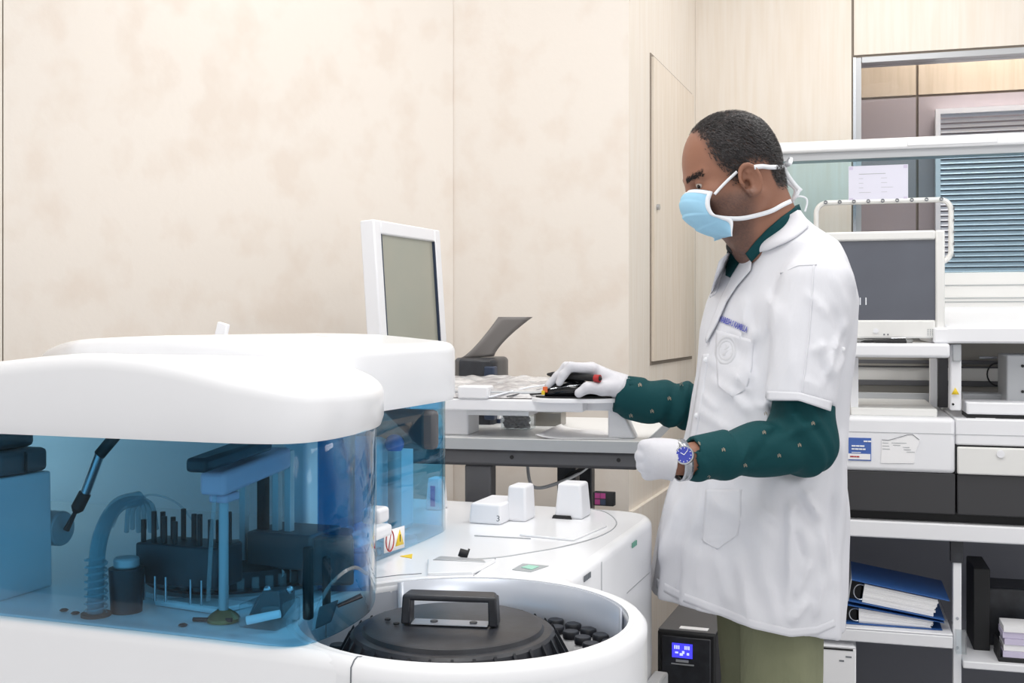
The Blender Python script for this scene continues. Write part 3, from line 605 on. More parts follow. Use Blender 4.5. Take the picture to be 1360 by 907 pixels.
# the reagent lid and the reagent bottles in the tub
lc = MA @ Vector((T.x, T.y, 0)); lx, ly = -.0754/1.45*1.48, 1.475
lid = empty('carousel_lid', 'round black lid with a raised bar handle lying over the reagent carousel', 'lid', (lx, ly, .809), AN)
prof = [(0, .080), (.112, .080), (.1165, .0785), (.118, .0755), (.119, .0735), (.124, .0735), (.129, .0725), (.133, .069), (.150, .020), (.152, .012), (.152, .008), (.146, .008), (.128, .058), (0, .062)]
MB().lathe(prof[::-1], (0, 0, 0), 96).build('lid_disc', BLACKP, lid, angle=28)
rb = None
for i in range(32):
    t = 2*math.pi*i/32
    if rb is None: rb = MB().hexa([(.131, -.0019, .058), (.1525, -.0019, .012), (.1525, .0019, .012), (.131, .0019, .058), (.1345, -.0019, .0722), (.1620, -.0019, .022), (.1620, .0019, .022), (.1345, .0019, .0722)]).build('rib', BLACKP, lid); o_ = rb
    else: o_ = rb.copy(); COL.objects.link(o_); o_.parent = lid
    o_.rotation_euler = (0, 0, t)
# handle: slanted bar on two legs
hd = math.radians(20-8); HU = Vector((math.cos(hd), math.sin(hd), 0)); HV = Vector((-HU.y, HU.x, 0))
HM = Matrix(((HU.x, HV.x, 0, .0), (HU.y, HV.y, 0, -.008), (0, 0, 1, .082), (0, 0, 0, 1)))
MB().hexa([HM @ Vector(p) for p in ((-.062, -.012, .030), (.062, -.012, .030), (.062, .014, .032), (-.062, .014, .032), (-.062, -.012, .038), (.062, -.012, .038), (.056, .014, .040), (-.056, .014, .040))]).build('handle', BLACKP, lid, bevel=.003, seg=3)
for s_ in (-1, 1): MB().hexa([HM @ Vector(p) for p in [(s_*.0575-.006, -.013, 0), (s_*.0575+.006, -.013, 0), (s_*.0575+.006, .014, 0), (s_*.0575-.006, .014, 0), (s_*.056-.0055, -.012, .036), (s_*.056+.0055, -.012, .036), (s_*.056+.0055, .014, .036), (s_*.056-.0055, .014, .036)]]).build('handle_leg', BLACKP, lid, bevel=.002)
MB().box(-.05, .05, -.012, .013, .0, .0012, HM).build('handle_plate', LINER, lid)
for x in (-.022, .03): MB().cyl(HM @ Vector((x, 0, .001)), HM @ Vector((x, 0, .003)), .005).build('screw', DGREY, lid)
for x, y in ((-.085, -.02), (-.065, -.035)): MB().cyl((x, y, .0815), (x, y, .0835), .004).build('rivet', BLACKM, lid)
MB().lathe([(0, 0), (.205, 0), (.205, .012), (0, .012)][::1], (0, 0, 0), 64).build('tmp', BLACKP)
tm = bpy.data.objects['tmp']; tm.name = 'carousel_tray'; tm.data.name = 'carousel_tray'; tm.parent = an; tm.location = (T.x, T.y, .780)
k = 0; proto = None
for ringr, nn, off in ((.172, 34, 0), (.200, 38, .5)):
    for i in range(nn):
        t = 2*math.pi*(i+off)/nn; p = MA @ Vector((T.x+ringr*math.cos(t), T.y+ringr*math.sin(t), 0))
        X = p.x/p.y*FP+HX; Y = HY+(CZ-.86)/p.y*FP
        vis = (X > 725 and Y > 805 and p.y < 1.68) or (X < 478 and p.y < 1.52)
        if not vis: continue
        if proto is None:
            proto = empty('reagent_bottle', 'small clear reagent bottle with a black cap standing in the carousel tub', 'bottle', (0, 0, 0), 0, 'reagent bottles round the carousel')
            b1 = MB().lathe([(0, 0), (.0115, 0), (.012, .002), (.012, .045), (.0095, .050), (.0095, .052)], (0, 0, 0), 12).build('bottle_body', PAPER, proto)
            b2 = MB().lathe([(.0112, .050), (.0118, .058), (.0105, .060), (0, .060)], (0, 0, 0), 16).build('cap', BLACKP, proto, angle=40); o_ = proto
        else:
            o_ = proto.copy(); COL.objects.link(o_)
            for ch in (b1, b2): c_ = ch.copy(); COL.objects.link(c_); c_.parent = o_
        o_.location = (p.x, p.y, .7925); k += 1
# loose black stopper and the boxed kit at the back of the deck
a = MA @ AL(616, 742, DZ+.002); M = Matrix.Translation((a.x, a.y, DZ+.010)) @ Matrix.Rotation(.35, 4, 'Y') @ Matrix.Rotation(math.pi/2, 4, 'Y')
sp_ = empty('rubber_stopper', 'little black rubber stopper lying on the white analyser deck', 'stopper', (a.x, a.y, DZ))
mb = MB().cyl((0, 0, -.008), (0, 0, .004), .0065, .0075).cyl((0, 0, .004), (0, 0, .007), .0105); mb.v = [M @ v for v in mb.v]; mb.build('plug', BLACKM, sp_, world=True)
a = MA @ AL(795, 671, DZ); kb = empty('kit_box', 'small box with magenta and black squares standing at the rear edge of the analyser', 'box', (a.x+.012, a.y, DZ), AN)
MB().box(-.022, .022, -.01, .01, .0, .028).build('carton', BLACKM, kb, bevel=.001)
for i, (x, z) in enumerate(((-.012, .021), (-.012, .008), (0, .021), (0, .008))): MB().box(x-.0055, x+.0055, -.0108, -.0098, z-.0055, z+.0055).build('magenta_square' if i < 3 else 'dark_square', MAGEN if i < 3 else NAVY, kb)

# ================================================================== DESK AND WHAT STANDS ON IT
DK = -math.radians(13); DO = P(855, 587, 2.40); DZK = DO.z
desk = empty('lab_desk', 'white topped desk with grey edge and dark steel frame behind the analyser', 'desk', (DO.x, DO.y, 0), DK)
MD = Matrix.Translation((DO.x, DO.y, 0)) @ Matrix.Rotation(DK, 4, 'Z')
DW = .82; TH = .025
MB().box(-DW, 0, 0.003, .60, DZK-TH, DZK).build('desk_top', DESKW, desk, bevel=.002)
MB().box(-DW, 0.001, 0, .003, DZK-TH, DZK-.001).box(0, .002, 0, .60, DZK-TH, DZK-.001).build('edge_band', DESKE, desk)
MB().box(-DW+.03, -.012, .01, .05, DZK-TH-.037, DZK-TH).build('apron', DGREY, desk, bevel=.008)
for x in (-.37, -.79): MB().box(x-.03, x+.03, .02, .07, 0, DZK-TH-.037).build('leg', DGREY, desk, bevel=.004)
MB().box(-.235, -.19, .25, .31, 0, DZK-TH).build('leg', BLACKP, desk, bevel=.004); MB().box(-.235, -.19, .50, .55, 0, DZK-TH).build('leg', BLACKP, desk, bevel=.004)
for x in (-.29, -.055): MB().cyl((x, .0085, DZK-TH-.016), (x, .012, DZK-TH-.016), .0045).build('bolt', BLACKM, desk)
def cable(name, pts, r, m, label): 
    o_ = MB().tube(spline(pts, 30), r, 8).build(name, m); tag(o_, label, 'cable'); return o_
cable('power_cable', [P(700, 612, 2.62), P(704, 640, 2.6), P(716, 648, 2.6), P(745, 640, 2.62), P(770, 628, 2.66), P(790, 612, 2.7)], .004, GREYM, 'pale grey cable looping under the desk beside its dark leg')
cable('power_cable', [P(748, 640, 2.66), P(755, 632, 2.66), P(766, 628, 2.66), P(778, 620, 2.68)], .007, BLACKM, 'short thick black cable hanging under the desk')
def dworld(x, y, z=0): return MD @ Vector((x, y, z))
# upright touch monitor on the desk
n0 = P(498, 470, 2.75); n1 = P(586, 470, 3.08); mw = Vector((n1.x-n0.x, n1.y-n0.y, 0)); ml = mw.length; ang = math.atan2(mw.y, mw.x)
mc = (n0+n1)/2; mon = empty('touch_monitor', 'white framed monitor with a blank grey screen standing on the desk in the corner', 'monitor', (mc.x, mc.y, DZK), ang)
zt = P(493, 291, 2.75).z-DZK; TM = Matrix.Translation((0, 0, .17)) @ Matrix.Rotation(math.radians(-4), 4, 'X'); h_ = zt-.17
def T_(mb): mb.v = [TM @ v for v in mb.v]; return mb
f = .034
T_(MB().box(-ml/2, -ml/2+f, -.02, .02, 0, h_).box(ml/2-f, ml/2, -.02, .02, 0, h_).box(-ml/2+f, ml/2-f, -.02, .02, h_-f, h_).box(-ml/2+f, ml/2-f, -.02, .02, 0, f)).build('bezel', WHITE2, mon, bevel=.004)
T_(MB().box(-ml/2+f, ml/2-f, -.012, .012, f, h_-f)).build('screen', SCREENG, mon)
T_(MB().box(-ml/2+f, -ml/2+f+.004, -.019, -.01, f, h_-f)).build('screen_gasket', NAVY, mon); T_(MB().box(ml/2-f-.004, ml/2-f, -.019, -.01, f, h_-f)).build('screen_gasket', NAVY, mon)
T_(MB().box(-ml/2+.05, ml/2-.05, .02, .045, .02, h_-.06)).build('back_shell', GREYM, mon, bevel=.012)
MB().box(-.03, .03, .03, .06, .0, .26).build('stand_neck', GREYM, mon, bevel=.006); MB().box(-.09, .09, -.0, .11, 0, .015).build('stand_foot', WHITE2, mon, bevel=.005)
# printer
pr = empty('printer', 'black printer with its paper support raised behind the plastic-wrapped keyboard', 'printer', (*P(620, 500, 2.82).xy, DZK), DK)
pl = P(668, 480, 2.82); ph = pl.z-DZK+.018
MB().plan(smooth_poly([(-.045, 0), (.055, 0), (.068, .02), (.068, .17), (.055, .19), (-.045, .19)], 1), .0, ph-.01, .012, bottom=True).build('printer_body', BLACKP, pr)
MB().box(-.04, .055, -.003, .004, .03, .05).build('output_slot', BLACKM, pr)
MB().box(.045, .072, -.006, .03, .012, ph-.03).build('side_pillar', NAVY, pr, bevel=.004)
rows = []
for i in range(13):
    t = i/12; L = P(610+52*t**.75, 477-56*t, 2.86+.05*t); R = P(656+51*t**1.4, 473-52*t, 2.90+.05*t); rows.append([L.lerp(R, s) for s in (0, .25, .5, .75, 1)])
MB().grid(rows).build('paper_support', mat('grey_paper_support', '6f6b69', .45), pr, world=True, solid=.004)
# raised keyboard tray with mouse platform
tz = P(640, 531, 2.45).z
tr = empty('keyboard_tray', 'white raised keyboard tray on a stand above the desk', 'tray', (*P(720, 531, 2.45).xy, DZK), DK); TZ = tz-DZK
MT = Matrix.Translation((*P(720, 531, 2.45).xy, DZK)) @ Matrix.Rotation(DK, 4, 'Z')
MB().box(-.33, .09, 0, .22, TZ-.026, TZ).build('tray_board', WHITE2, tr, bevel=.004)
MB().box(-.19, -.12, -.004, .05, TZ, TZ+.028).build('tray_bracket', WHITE2, tr, bevel=.004)
MB().plan(smooth_poly([(-.03, -.03), (.10, -.03), (.16, .0), (.175, .06), (.15, .13), (.06, .15), (-.03, .13)], 2), TZ-.004, TZ+.005, .002, bottom=True).build('mouse_platform', WHITE2, tr)
MB().hexa([(.135, .06, 0), (.195, .06, 0), (.195, .12, 0), (.135, .12, 0), (.135, .06, TZ-.02), (.165, .06, TZ-.02), (.165, .12, TZ-.02), (.135, .12, TZ-.02)]).build('tray_stand', WHITE2, tr, bevel=.004)
MB().box(.06, .165, .06, .12, TZ-.026, TZ-.004).build('stand_arm', WHITE2, tr); MB().box(-.24, -.18, .05, .15, 0, TZ-.026).build('tray_stand', WHITE2, tr, bevel=.004)
MB().box(-.17, -.03, .003, .1, TZ-.036, TZ-.026).build('under_rail', GREYM, tr)
pad = MB().plan(smooth_poly([(-.022, -.024), (.095, -.024), (.150, .005), (.162, .06), (.14, .12), (.055, .142), (-.02, .12)], 2), 0, .003, .001, bottom=True).build('mouse_pad', BLACKM); pad.location = (MT.translation.x, MT.translation.y, DZK+TZ+.0052); pad.rotation_euler = (0, 0, DK); tag(pad, 'thin black mouse pad under the gloved hand', 'mouse pad')
# keyboard wrapped in crinkled film
kb = empty('wrapped_keyboard', 'keyboard wrapped in crinkled clear plastic film on the raised tray', 'keyboard', MT @ Vector((-.07, .11, TZ)), DK)
KM = Matrix.Translation((0, -.10, .002)) @ Matrix.Rotation(math.radians(6.5), 4, 'X')
rows = []
for j in range(37):
    row = []
    for i in range(61):
        x = -.20+.285*i/60; y = 0+.23*j/36; e = min(1, min(i, 60-i)/3, min(j, 36-j)/3)
        z = e*(.015+.0025*math.sin(x*60+3*math.sin(y*30))*math.sin(y*50+x*30)+.0014*math.sin(x*150+y*110)+.0006*random.random()); row.append(KM @ Vector((x+.004*math.sin(y*60), y, z)))
    rows.append(row)
MB().grid(rows).build('plastic_film', CRINK, kb, angle=None)
MB().box(-.19, .10, .01, .21, .0, .013, KM).build('keyboard_base', GREYM, kb, bevel=.003)
wk = MT @ Vector((-.005, .0, TZ)); 
MB().tube([KM @ Vector((-.01, -.004, .004)), KM @ Vector((.10, .06, .020)), KM @ Vector((.115, .14, .022))], .0018, 6).build('film_fold', DGREY, kb)
MB().tube([KM @ Vector((-.05, -.006, .003)), KM @ Vector((.03, .03, .019)), KM @ Vector((.115, .10, .022))], .002, 6).build('film_fold', INKW, kb)
# mouse
mp = P(762, 531, 2.43); PZ = DZK+TZ+.0085
ms = empty('computer_mouse', 'black computer mouse under the gloved right hand', 'mouse', (mp.x, mp.y+.03, PZ), 0)
rows = []
for i in range(13):
    t = i/12; x = -.062+.124*t; prof_ = math.sin(math.pi*min(1, max(0, .04+.94*t)))**.45; hh = .034*prof_*(0.70+.45*math.sin(math.pi*min(1, t*.9+.1)))
    rows.append([(x, -.032*prof_*math.cos(math.pi*k/12), max(.0, hh*math.sin(math.pi*k/12)**.7)) for k in range(13)])
MB().grid(rows).build('mouse_shell', BLACKG, ms, angle=None, solid=.001); MB().tube([(-.05, -.025, .016), (-.01, -.028, .022), (.02, -.026, .026)], .0012, 6).build('side_trim', STEEL, ms)
rr_ = MB().box(-.066, -.056, -.016, -.008, .008, .020).build('orange_sticker', mat('orange', 'e8703a', .5), ms); MB().box(-.069, -.062, -.018, -.010, .003, .012).build('yellow_sticker', YELLOW, ms)
MB().tube(spline([(-.06, 0, .006), (-.09, .01, .002), (-.10, .05, .002)], 10), .0018, 6).build('mouse_cable', BLACKM, ms)
# pen under the fingers
p0, p1 = P(727, 497, 2.475), P(799, 503, 2.395)
pen = empty('marker_pen', 'black marker pen with a red band held under the gloved fingers', 'pen', p0.lerp(p1, .5))
MB().tube([p0, p0.lerp(p1, .12), p0.lerp(p1, .88)], [.0025, .007, .0078], 14).build('pen_body', BLACKM, pen, world=True)
MB().tube([p0.lerp(p1, .88), p0.lerp(p1, .97)], .0082, 14).build('red_band', REDM, pen, world=True); MB().tube([p0.lerp(p1, .97), p1], [.006, .002], 10).build('pen_tip', BLACKM, pen, world=True)
# boxes and papers on the desk
def desk_at(px, py): d = (CZ-DZK)/((py-HY)/FP); return Vector(((px-HX)/FP*d, d, DZK))
a = desk_at(685, 571)
bag = empty('specimen_box', 'square clear plastic box with crumpled film and a blue label under the tray', 'box', a, DK)
k_ = a.y/FP; MB().box(-20*k_, 20*k_, -.003, .06, 0, 30*k_).build('box_wall', CLEAR, bag, bevel=.002)
rows = []
for j in range(20): rows.append([(-18*k_+36*k_*i/19, .01+.008*math.sin(i*1.3+j)+.006*math.sin(j*2.1-i*.7)+.002*random.random(), .003+27*k_*j/19) for i in range(20)])
MB().grid(rows).build('crumpled_film', CRINK, bag, angle=None); MB().box(-.010, .010, -.0045, -.0035, 26*k_-.006, 26*k_).build('blue_label', mat('cyan_label', '2f9fd8', .5), bag)
a = desk_at(727, 566); sb = empty('metal_box', 'low silver metal box under the tray beside the clear box', 'box', a, DK)
MB().box(-.034, .034, 0, .07, 0, .034).build('tin', mat('tarnished_tin', '8f8b84', .3, .7), sb, bevel=.002); MB().box(-.036, .036, -.001, .072, .034, .038).build('tin_lid', GREYM, sb, bevel=.001)
a = desk_at(646, 562); nb = empty('notebook', 'navy notebook topped with white paper lying at the back of the desk', 'notebook', a, DK); MB().box(-.036, .036, 0, .06, 0, .011).build('cover', NAVY, nb, bevel=.001); MB().box(-.036, .034, .001, .058, .0112, .019).build('page_block', PAPER, nb)
def sheet(name, pts, lab, grp=None, curl=.0):
    q = [desk_at(*p) for p in pts]; rows = []
    for j in range(9):
        l = q[0].lerp(q[3], j/8); r = q[1].lerp(q[2], j/8); rows.append([l.lerp(r, i/12)+Vector((0, 0, .0012+curl*(1-j/8)*(1-i/12)**2*0+curl*max(0, 1-i/3)**2)) for i in range(13)])
    o_ = MB().grid(rows).build(name, PAPER, None, solid=.001, angle=None); return tag(o_, lab, 'paper', grp)
sheet('paper_sheet', [(712, 583), (826, 584), (797, 572), (745, 568)], 'white sheet of paper curling at one corner on the desk front', curl=.008)
sheet('paper_sheet', [(608, 575), (630, 568), (622, 560), (600, 562)], 'small paper slip on the desk beside the blue cover corner', curl=.002)

# ================================================================== UPS AND WHITE CARTON ON THE FLOOR
uo = Vector((P(873, 838, 2.9).x, 2.9, 0)); uz = P(900, 836, 2.9).z
ups = empty('power_supply_unit', 'black backup power unit with a glowing blue display on the floor beside the man', 'power supply', uo, -math.radians(20)+.0)
uw = .15
MB().box(0, uw, 0, .40, 0, uz).build('casing', BLACKM, ups, bevel=.006)
MB().box(0.002, uw-.002, 0.004, .396, uz, uz+.002).build('top_panel', DGREY, ups)
MB().box(.052, .125, .02, .045, uz+.002, uz+.0032).build('white_label', PAPER, ups)
MB().box(.012, uw-.012, -.006, .0, uz-.16, uz-.012).build('front_panel', BLACKP, ups, bevel=.003)
MB().box(.04, .092, -.009, -.0062, uz-.064, uz-.028).build('display', LCD, ups)
g = MB()
for x in (.046, .072):
    for i in range(3): g.box(x+i*.005, x+i*.005+.003, -.0098, -.009, uz-.042, uz-.033)
g.box(.048, .056, -.0098, -.009, uz-.053, uz-.049).box(.060, .068, -.0098, -.009, uz-.058, uz-.052).box(.066, .072, -.0098, -.009, uz-.053, uz-.046).box(.078, .084, -.0098, -.009, uz-.056, uz-.050)
g.build('display_glyphs', LCDT, ups); MB().box(.05, .082, -.009, -.006, uz-.075, uz-.069).box(.038, .096, -.009, -.006, uz-.082, uz-.079).build('front_trim', GREYM, ups)
lou = None
for j in range(4):
    for i in range(26):
        if lou is None: lou = MB().box(0, .026, -.005, .001, 0, .003).build('louvre', DGREY, ups); o_ = lou
        else: o_ = lou.copy(); COL.objects.link(o_); o_.parent = ups
        o_.location = (.016+j*.030, 0, uz-.105-i*.0065)

# ================================================================== RIGHT ANALYSER ON ITS CART
RO_ = Vector((1.075, 3.1)); MR = Matrix.Translation((RO_.x, RO_.y, 0)) @ Matrix.Rotation(RZ, 4, 'Z')
def RX(px, py, off=0):                            # local x and z of the camera ray where it meets local depth off
    org = RO_-rn*off; q = onplane(px, py, org, ru); return (MR.inverted() @ q).x, q.z
def rbox(px0, px1, y0, y1, pytop, pybot, mb=None, ref=None):  # box whose front face fills the picture rectangle (at its left edge)
    x0 = RX(px0, 0, y0)[0]; x1 = RX(px1, 0, y0)[0]; rp = px0 if ref is None else ref; zt_ = RX(rp, pytop, y0)[1]; zb_ = RX(rp, pybot, y0)[1]
    return (mb or MB()).box(x0, x1, y0, y1, zb_, zt_)
XR = 1.35                                          # right end of the machine, outside the frame
cart = empty('equipment_cart', 'white steel cart with open dark shelves under the right-hand analyser', 'cart', (RO_.x, RO_.y, 0), RZ)
zt1 = RX(1122, 690)[1]; zb1 = RX(1122, 712)[1]; xl = RX(1045, 0)[0]
MB().box(xl, XR, 0, .72, zb1, zt1).build('top_shelf', WHITE2, cart, bevel=.004)
MB().box(xl+.02, XR-.02, .60, .61, .05, zb1).build('back_panel', BACKD, cart); MB().box(xl, XR, .0, .70, .02, .06).build('bottom_shelf', BACKD, cart)
MB().box(xl, xl+.02, .0, .60, .06, zb1).build('side_panel', BACKD, cart); MB().box(XR-.02, XR, .0, .60, .06, zb1).build('side_panel', BACKD, cart)
x0, x1 = RX(1266, 0, .02)[0], RX(1277, 0, .02)[0]
MB().box(x0, x1, .02, .05, .06, zb1-.06).build('centre_post', WHITE2, cart, bevel=.002); MB().box(x0-.006, x1+.004, .015, .055, zb1-.06, zb1).build('post_bracket', BLACKP, cart)
zs = RX(1200, 838, .0)[1]; zs0 = RX(1200, 857, .0)[1]
MB().box(xl+.02, x0-.002, .0, .40, zs-.006, zs).box(xl+.02, x0-.002, .0, .012, zs0, zs-.006).build('middle_shelf', WHITE2, cart, bevel=.003)
zs2 = RX(1320, 881, .0)[1]; MB().box(x1+.002, XR-.02, .0, .45, zs2-.02, zs2).build('side_shelf', WHITE2, cart, bevel=.003)
for z in (.12, .2): MB().cyl(((x0+x1)/2, .018, zs+z-.16), ((x0+x1)/2, .021, zs+z-.16), .004).build('shelf_bolt', STEEL, cart)
MB().box(x0+.005, x1+.01, -.006, .02, zs-.05, zs+.01).build('shelf_latch', CLEAR, cart)
for x in (xl+.05, XR-.05):
    for y in (.06, .64): MB().cyl((x, y, 0), (x, y, .02), .025).build('foot', BLACKM, cart)
# binders
def binder(px, zoff, tilt, L, th, thr, lab):
    x = RX(px, 800, .03)[0]; M = MR @ Matrix.Translation((x, .03, zs+zoff)) @ Matrix.Rotation(tilt, 4, 'Y')
    w_ = MR @ Vector((x, .03, zs)); b = empty('ring_binder', lab, 'binder', (w_.x, w_.y, zs), 0)
    def put(mb, nm, m, **k):
        mb.v = [M @ Vector((v.x, v.y, v.z*(1-(1-thr/th)*min(max(v.x/L, 0), 1)))) for v in mb.v]; return mb.build(nm, m, b, world=True, **k)
    put(MB().box(0, L, 0, .25, 0, .003), 'bottom_cover', BLUEB); put(MB().box(.0, L+.005, 0, .25, th, th+.003), 'top_cover', BLUEB); put(MB().box(-.003, 0.0, 0, .25, 0, th+.003), 'spine', GREYM)
    n = 9; rows = MB()
    for i in range(n):
        j = random.uniform(-.003, .003); rows.box(.036, L-.03+j+.01*(i/n), .006+random.uniform(0, .003), .24, .004+i*(th-.008)/n, .004+(i+.92)*(th-.008)/n)
    put(rows, 'paper_block', PAPER); put(MB().box(.002, .03, .03, .22, .0035, th-.002), 'inner_card', BLACKM)
    r = [Vector((.028+.018*math.cos(a), .012, th*.5+th*.36*math.sin(a))) for a in [k*math.pi/10 for k in range(21)]]; put(MB().tube(r, .0016, 6), 'binder_ring', STEEL)
binder(1123, .0015, 0, .255, .052, .020, 'ring binder at the bottom of the pair lying on the middle cart shelf')
binder(1127, .0650, math.radians(8.2), .255, .060, .055, 'upper blue ring binder lying tilted on top of the other binder')
# white carton under the shelf
x, z = RX(1085, 858, .0); x2 = RX(1137, 0, 0)[0]; wc = empty('white_carton', 'white box with small printed marks standing under the cart shelf', 'box', MR @ Vector(((x+x2)/2, 0.0, .06)), RZ); hw = (x2-x)/2
MB().box(-hw-.06, hw, -.002, .25, 0, z-.06).build('carton', PAPER, wc, bevel=.003); MB().hexa([(-hw-.06, -.002, z-.058), (hw, -.002, z-.058), (hw, .25, z-.058), (-hw-.06, .25, z-.058), (-hw-.06, .02, z-.045), (hw-.01, .02, z-.048), (hw-.01, .24, z-.048), (-hw-.06, .24, z-.045)]).build('carton_lid', WHITE2, wc)
MB().box(-hw-.055, hw-.008, -.003, .0, z-.066, z-.061).build('lid_gap', BLACKM, wc); MB().box(hw-.028, hw-.012, -.003, -.0018, z-.085, z-.081).box(hw-.045, hw-.032, -.003, -.0018, z-.097, z-.093).build('printed_mark', INK, wc)
# dark box and paper tray on the side shelf
q = MR @ Vector((RX(1304, 0, .12)[0], .12, zs2)); db = empty('document_stand', 'black upright holder standing on the right-hand cart shelf', 'holder', q, RZ)
zz = RX(1300, 755, .12)[1]-zs2; MB().box(-.022, .022, 0, .18, 0, zz).build('upright', BLACKM, db, bevel=.003); MB().box(.022, .28, .06, .2, 0, zz*.72).build('dark_case', BLACKP, db, bevel=.006)
x, z = RX(1326, 880, .02); q = MR @ Vector((x, .02, zs2)); pt = empty('letter_tray', 'dark tray holding lilac and white papers on the right-hand cart shelf', 'tray', q, RZ)
MB().box(0, .25, 0, .10, 0, .012).box(0, .006, 0, .10, .012, .05).build('tray_base', BLACKM, pt, bevel=.002)
for i, m_ in enumerate((PAPERL, PAPER, PAPERL, PAPERL, PAPER)): MB().box(.012+.002*(i % 3), .24, .004+.003*(i % 2), .095, .0125+i*.017, .0285+i*.017).build('paper_pile', m_, pt)
# the analyser on the cart
ra = empty('benchtop_analyser', 'wide white and charcoal analyser on the cart behind the man', 'analyser', (RO_.x, RO_.y, zt1), RZ)
def rp(mb, name, m, **k):
    mb.v = [Vector((v.x, v.y, v.z-zt1)) for v in mb.v]; return mb.build(name, m, ra, **k)
zA = RX(1122, 677)[1]; zB = RX(1122, 624)[1]; zC = RX(1140, 553)[1]; xd = RX(1270, 0)[0]
rp(MB().box(xl+.03, XR-.03, .04, .68, zt1, zA), 'dark_base', BLACKM)
rp(MB().box(xl+.01, xd-.002, .0, .70, zA, zB), 'charcoal_band', mat('charcoal_plastic', '37373a', .4), bevel=.003)
rp(MB().box(xd+.002, XR-.01, .0, .70, zA, zB), 'charcoal_drawer_band', MATS['charcoal_plastic'], bevel=.003)
rp(MB().box(xl+.01, xd-.002, -.006, .70, zB, zC), 'white_front', WHITE2, bevel=.012, seg=4)
zD = RX(1275, 592)[1]; rp(MB().box(xd-.002, XR-.01, -.006, .70, zD+.003, zC), 'white_front_right', WHITE2, bevel=.004); rp(MB().box(xd+.002, XR-.01, -.010, .2, zB, zD-.002), 'drawer', OFFW, bevel=.004, seg=3)
rp(MB().box(xd-.004, XR-.01, .0, .01, zB, zD+.004), 'drawer_gap', BLACKM)
x, z = RX(1329, 603, -.012); rp(MB().cyl((x, -.0145, z), (x, -.010, z), .010, n=20), 'drawer_catch', WHITE2)
x, z = RX(1130, 573, -.0065); rp(MB().box(xl+.01, XR-.01, -.0072, -.0055, z-.0006, z+.0006), 'front_seam', GREYM)
# stickers on the front
x0_, z1_ = RX(1127, 581, -.007); x1_, z0_ = RX(1157, 612, -.007)
rp(MB().box(x0_, x1_, -.0085, -.006, z0_, z1_), 'blue_notice', BLUES); zz = z0_+(z1_-z0_)*.30; rp(MB().box(x0_-.002, x1_-.002, -.0092, -.0084, z0_+.003, zz), 'notice_strip', PAPER)
for i, ws in enumerate(((.010, .009), (.011, .009, .012), (.008, .010, .009, .007), (.014, .010))):
    q = MR @ Vector((x0_+(.040 if i == 0 else .008), -.0095, z1_-.011-.0085*i-.005*(i > 0))); print_bars(q, (ru.x, ru.y, 0), ws, .004 if i < 3 else .002, INKW, ra, 'notice_lettering')
q = MR @ Vector((x0_+.004, -.0098, z0_+.009)); print_bars(q, (ru.x, ru.y, 0), (.010, .005, .008), .0035, REDM, ra, 'notice_red_lettering')
def rpoly(pts, off, name, m, th=.0015):
    vs = [];
    for px, py in pts: x, z = RX(px, py, off); vs.append((x, off, z-zt1))
    return mesh_obj(name, vs, [tuple(range(len(vs)))], m, ra, solid=th, smooth=False)
rpoly([(1170, 615), (1214, 615), (1216, 600), (1222, 585), (1216, 577), (1205, 578), (1190, 583), (1171, 585)][::1], -.0075, 'curled_leaflet', PAPER)
mbk = MB()
pts = [RX(px, py, -.0085) for px, py in ((1171, 584), (1180, 584.5), (1190, 582), (1205, 577.5), (1212, 577), (1221, 584))]; rp(mbk.tube([(x, -.009, z) for x, z in pts], .0008, 6), 'leaflet_curl', INK)
mbk = MB()
for a_, b_, y_ in ((1172, 1180, 588), (1184, 1204, 588), (1172, 1181, 592), (1186, 1196, 591), (1172, 1182, 596), (1199, 1208, 594), (1200, 1210, 597), (1204, 1215, 600)):
    (xa, za), (xb, _) = RX(a_, y_, -.009), RX(b_, y_, -.009); mbk.box(xa, xb, -.0092, -.0083, za-.0006, za+.0006)
rp(mbk, 'leaflet_print', LABELG)
# upper deck: interior, posts, rails, blocks
zE = RX(1140, 456, .1)[1]; zTop = RX(1300, 403, .0)[1]; xs = RX(1256, 0, 0.0)[0]
rp(MB().box(xl+.02, XR-.02, .56, .58, zC, zE+.03), 'rear_panel', mat('inner_grey', 'a19e98', .5))
rp(MB().box(xl+.02, XR-.02, .56, .70, zE, zE+.05), 'rear_beam', GREYM)
rp(MB().hexa([(xs, .0, RX(1300, 456)[1]), (XR-.02, .0, RX(1300, 456)[1]), (XR-.02, .66, zE), (xs, .66, zE), (xs, .0, RX(1300, 434)[1]), (XR-.02, .0, RX(1300, 434)[1]), (XR-.02, .66, zTop+.008), (xs, .66, zTop+.008)]), 'upper_cover', WHITE2, bevel=.006)
for (yt, yb, m_, dd) in ((478, 483, DGREY, .52), (486, 488, DGREY, .53), (505, 512, DGREY, .5), (488, 505, OFFW, .54), (512, 522, MATS['inner_grey'], .52), (522, 537, GREYM, .45)):
    za, zb_ = RX(1200, yt, dd)[1], RX(1200, yb, dd)[1]; rp(MB().box(xl+.03, XR-.03, dd, dd+.02, zb_, za), 'gantry_rail', m_, bevel=.001)
rp(rbox(1235, 1245, .30, .33, 476, 541), 'inner_post', WHITE2, bevel=.002); rp(rbox(1246, 1259, .34, .38, 476, 541), 'valve_unit', DGREY, bevel=.002)
cpz = rbox(1262, 1277, .03, .09, 457, 545); rp(cpz, 'white_column', WHITE2, bevel=.004); rp(rbox(1265, 1277, .02, .03, 457, 480), 'column_sleeve', GREYM, bevel=.003)
xx, zz = RX(1269, 521, .02); rp(MB().add([(xx-.010, .024, zz-.006), (xx+.010, .024, zz-.006), (xx, .024, zz+.013)], [(0, 1, 2)]), 'warning_triangle', YELLOW, solid=.001)
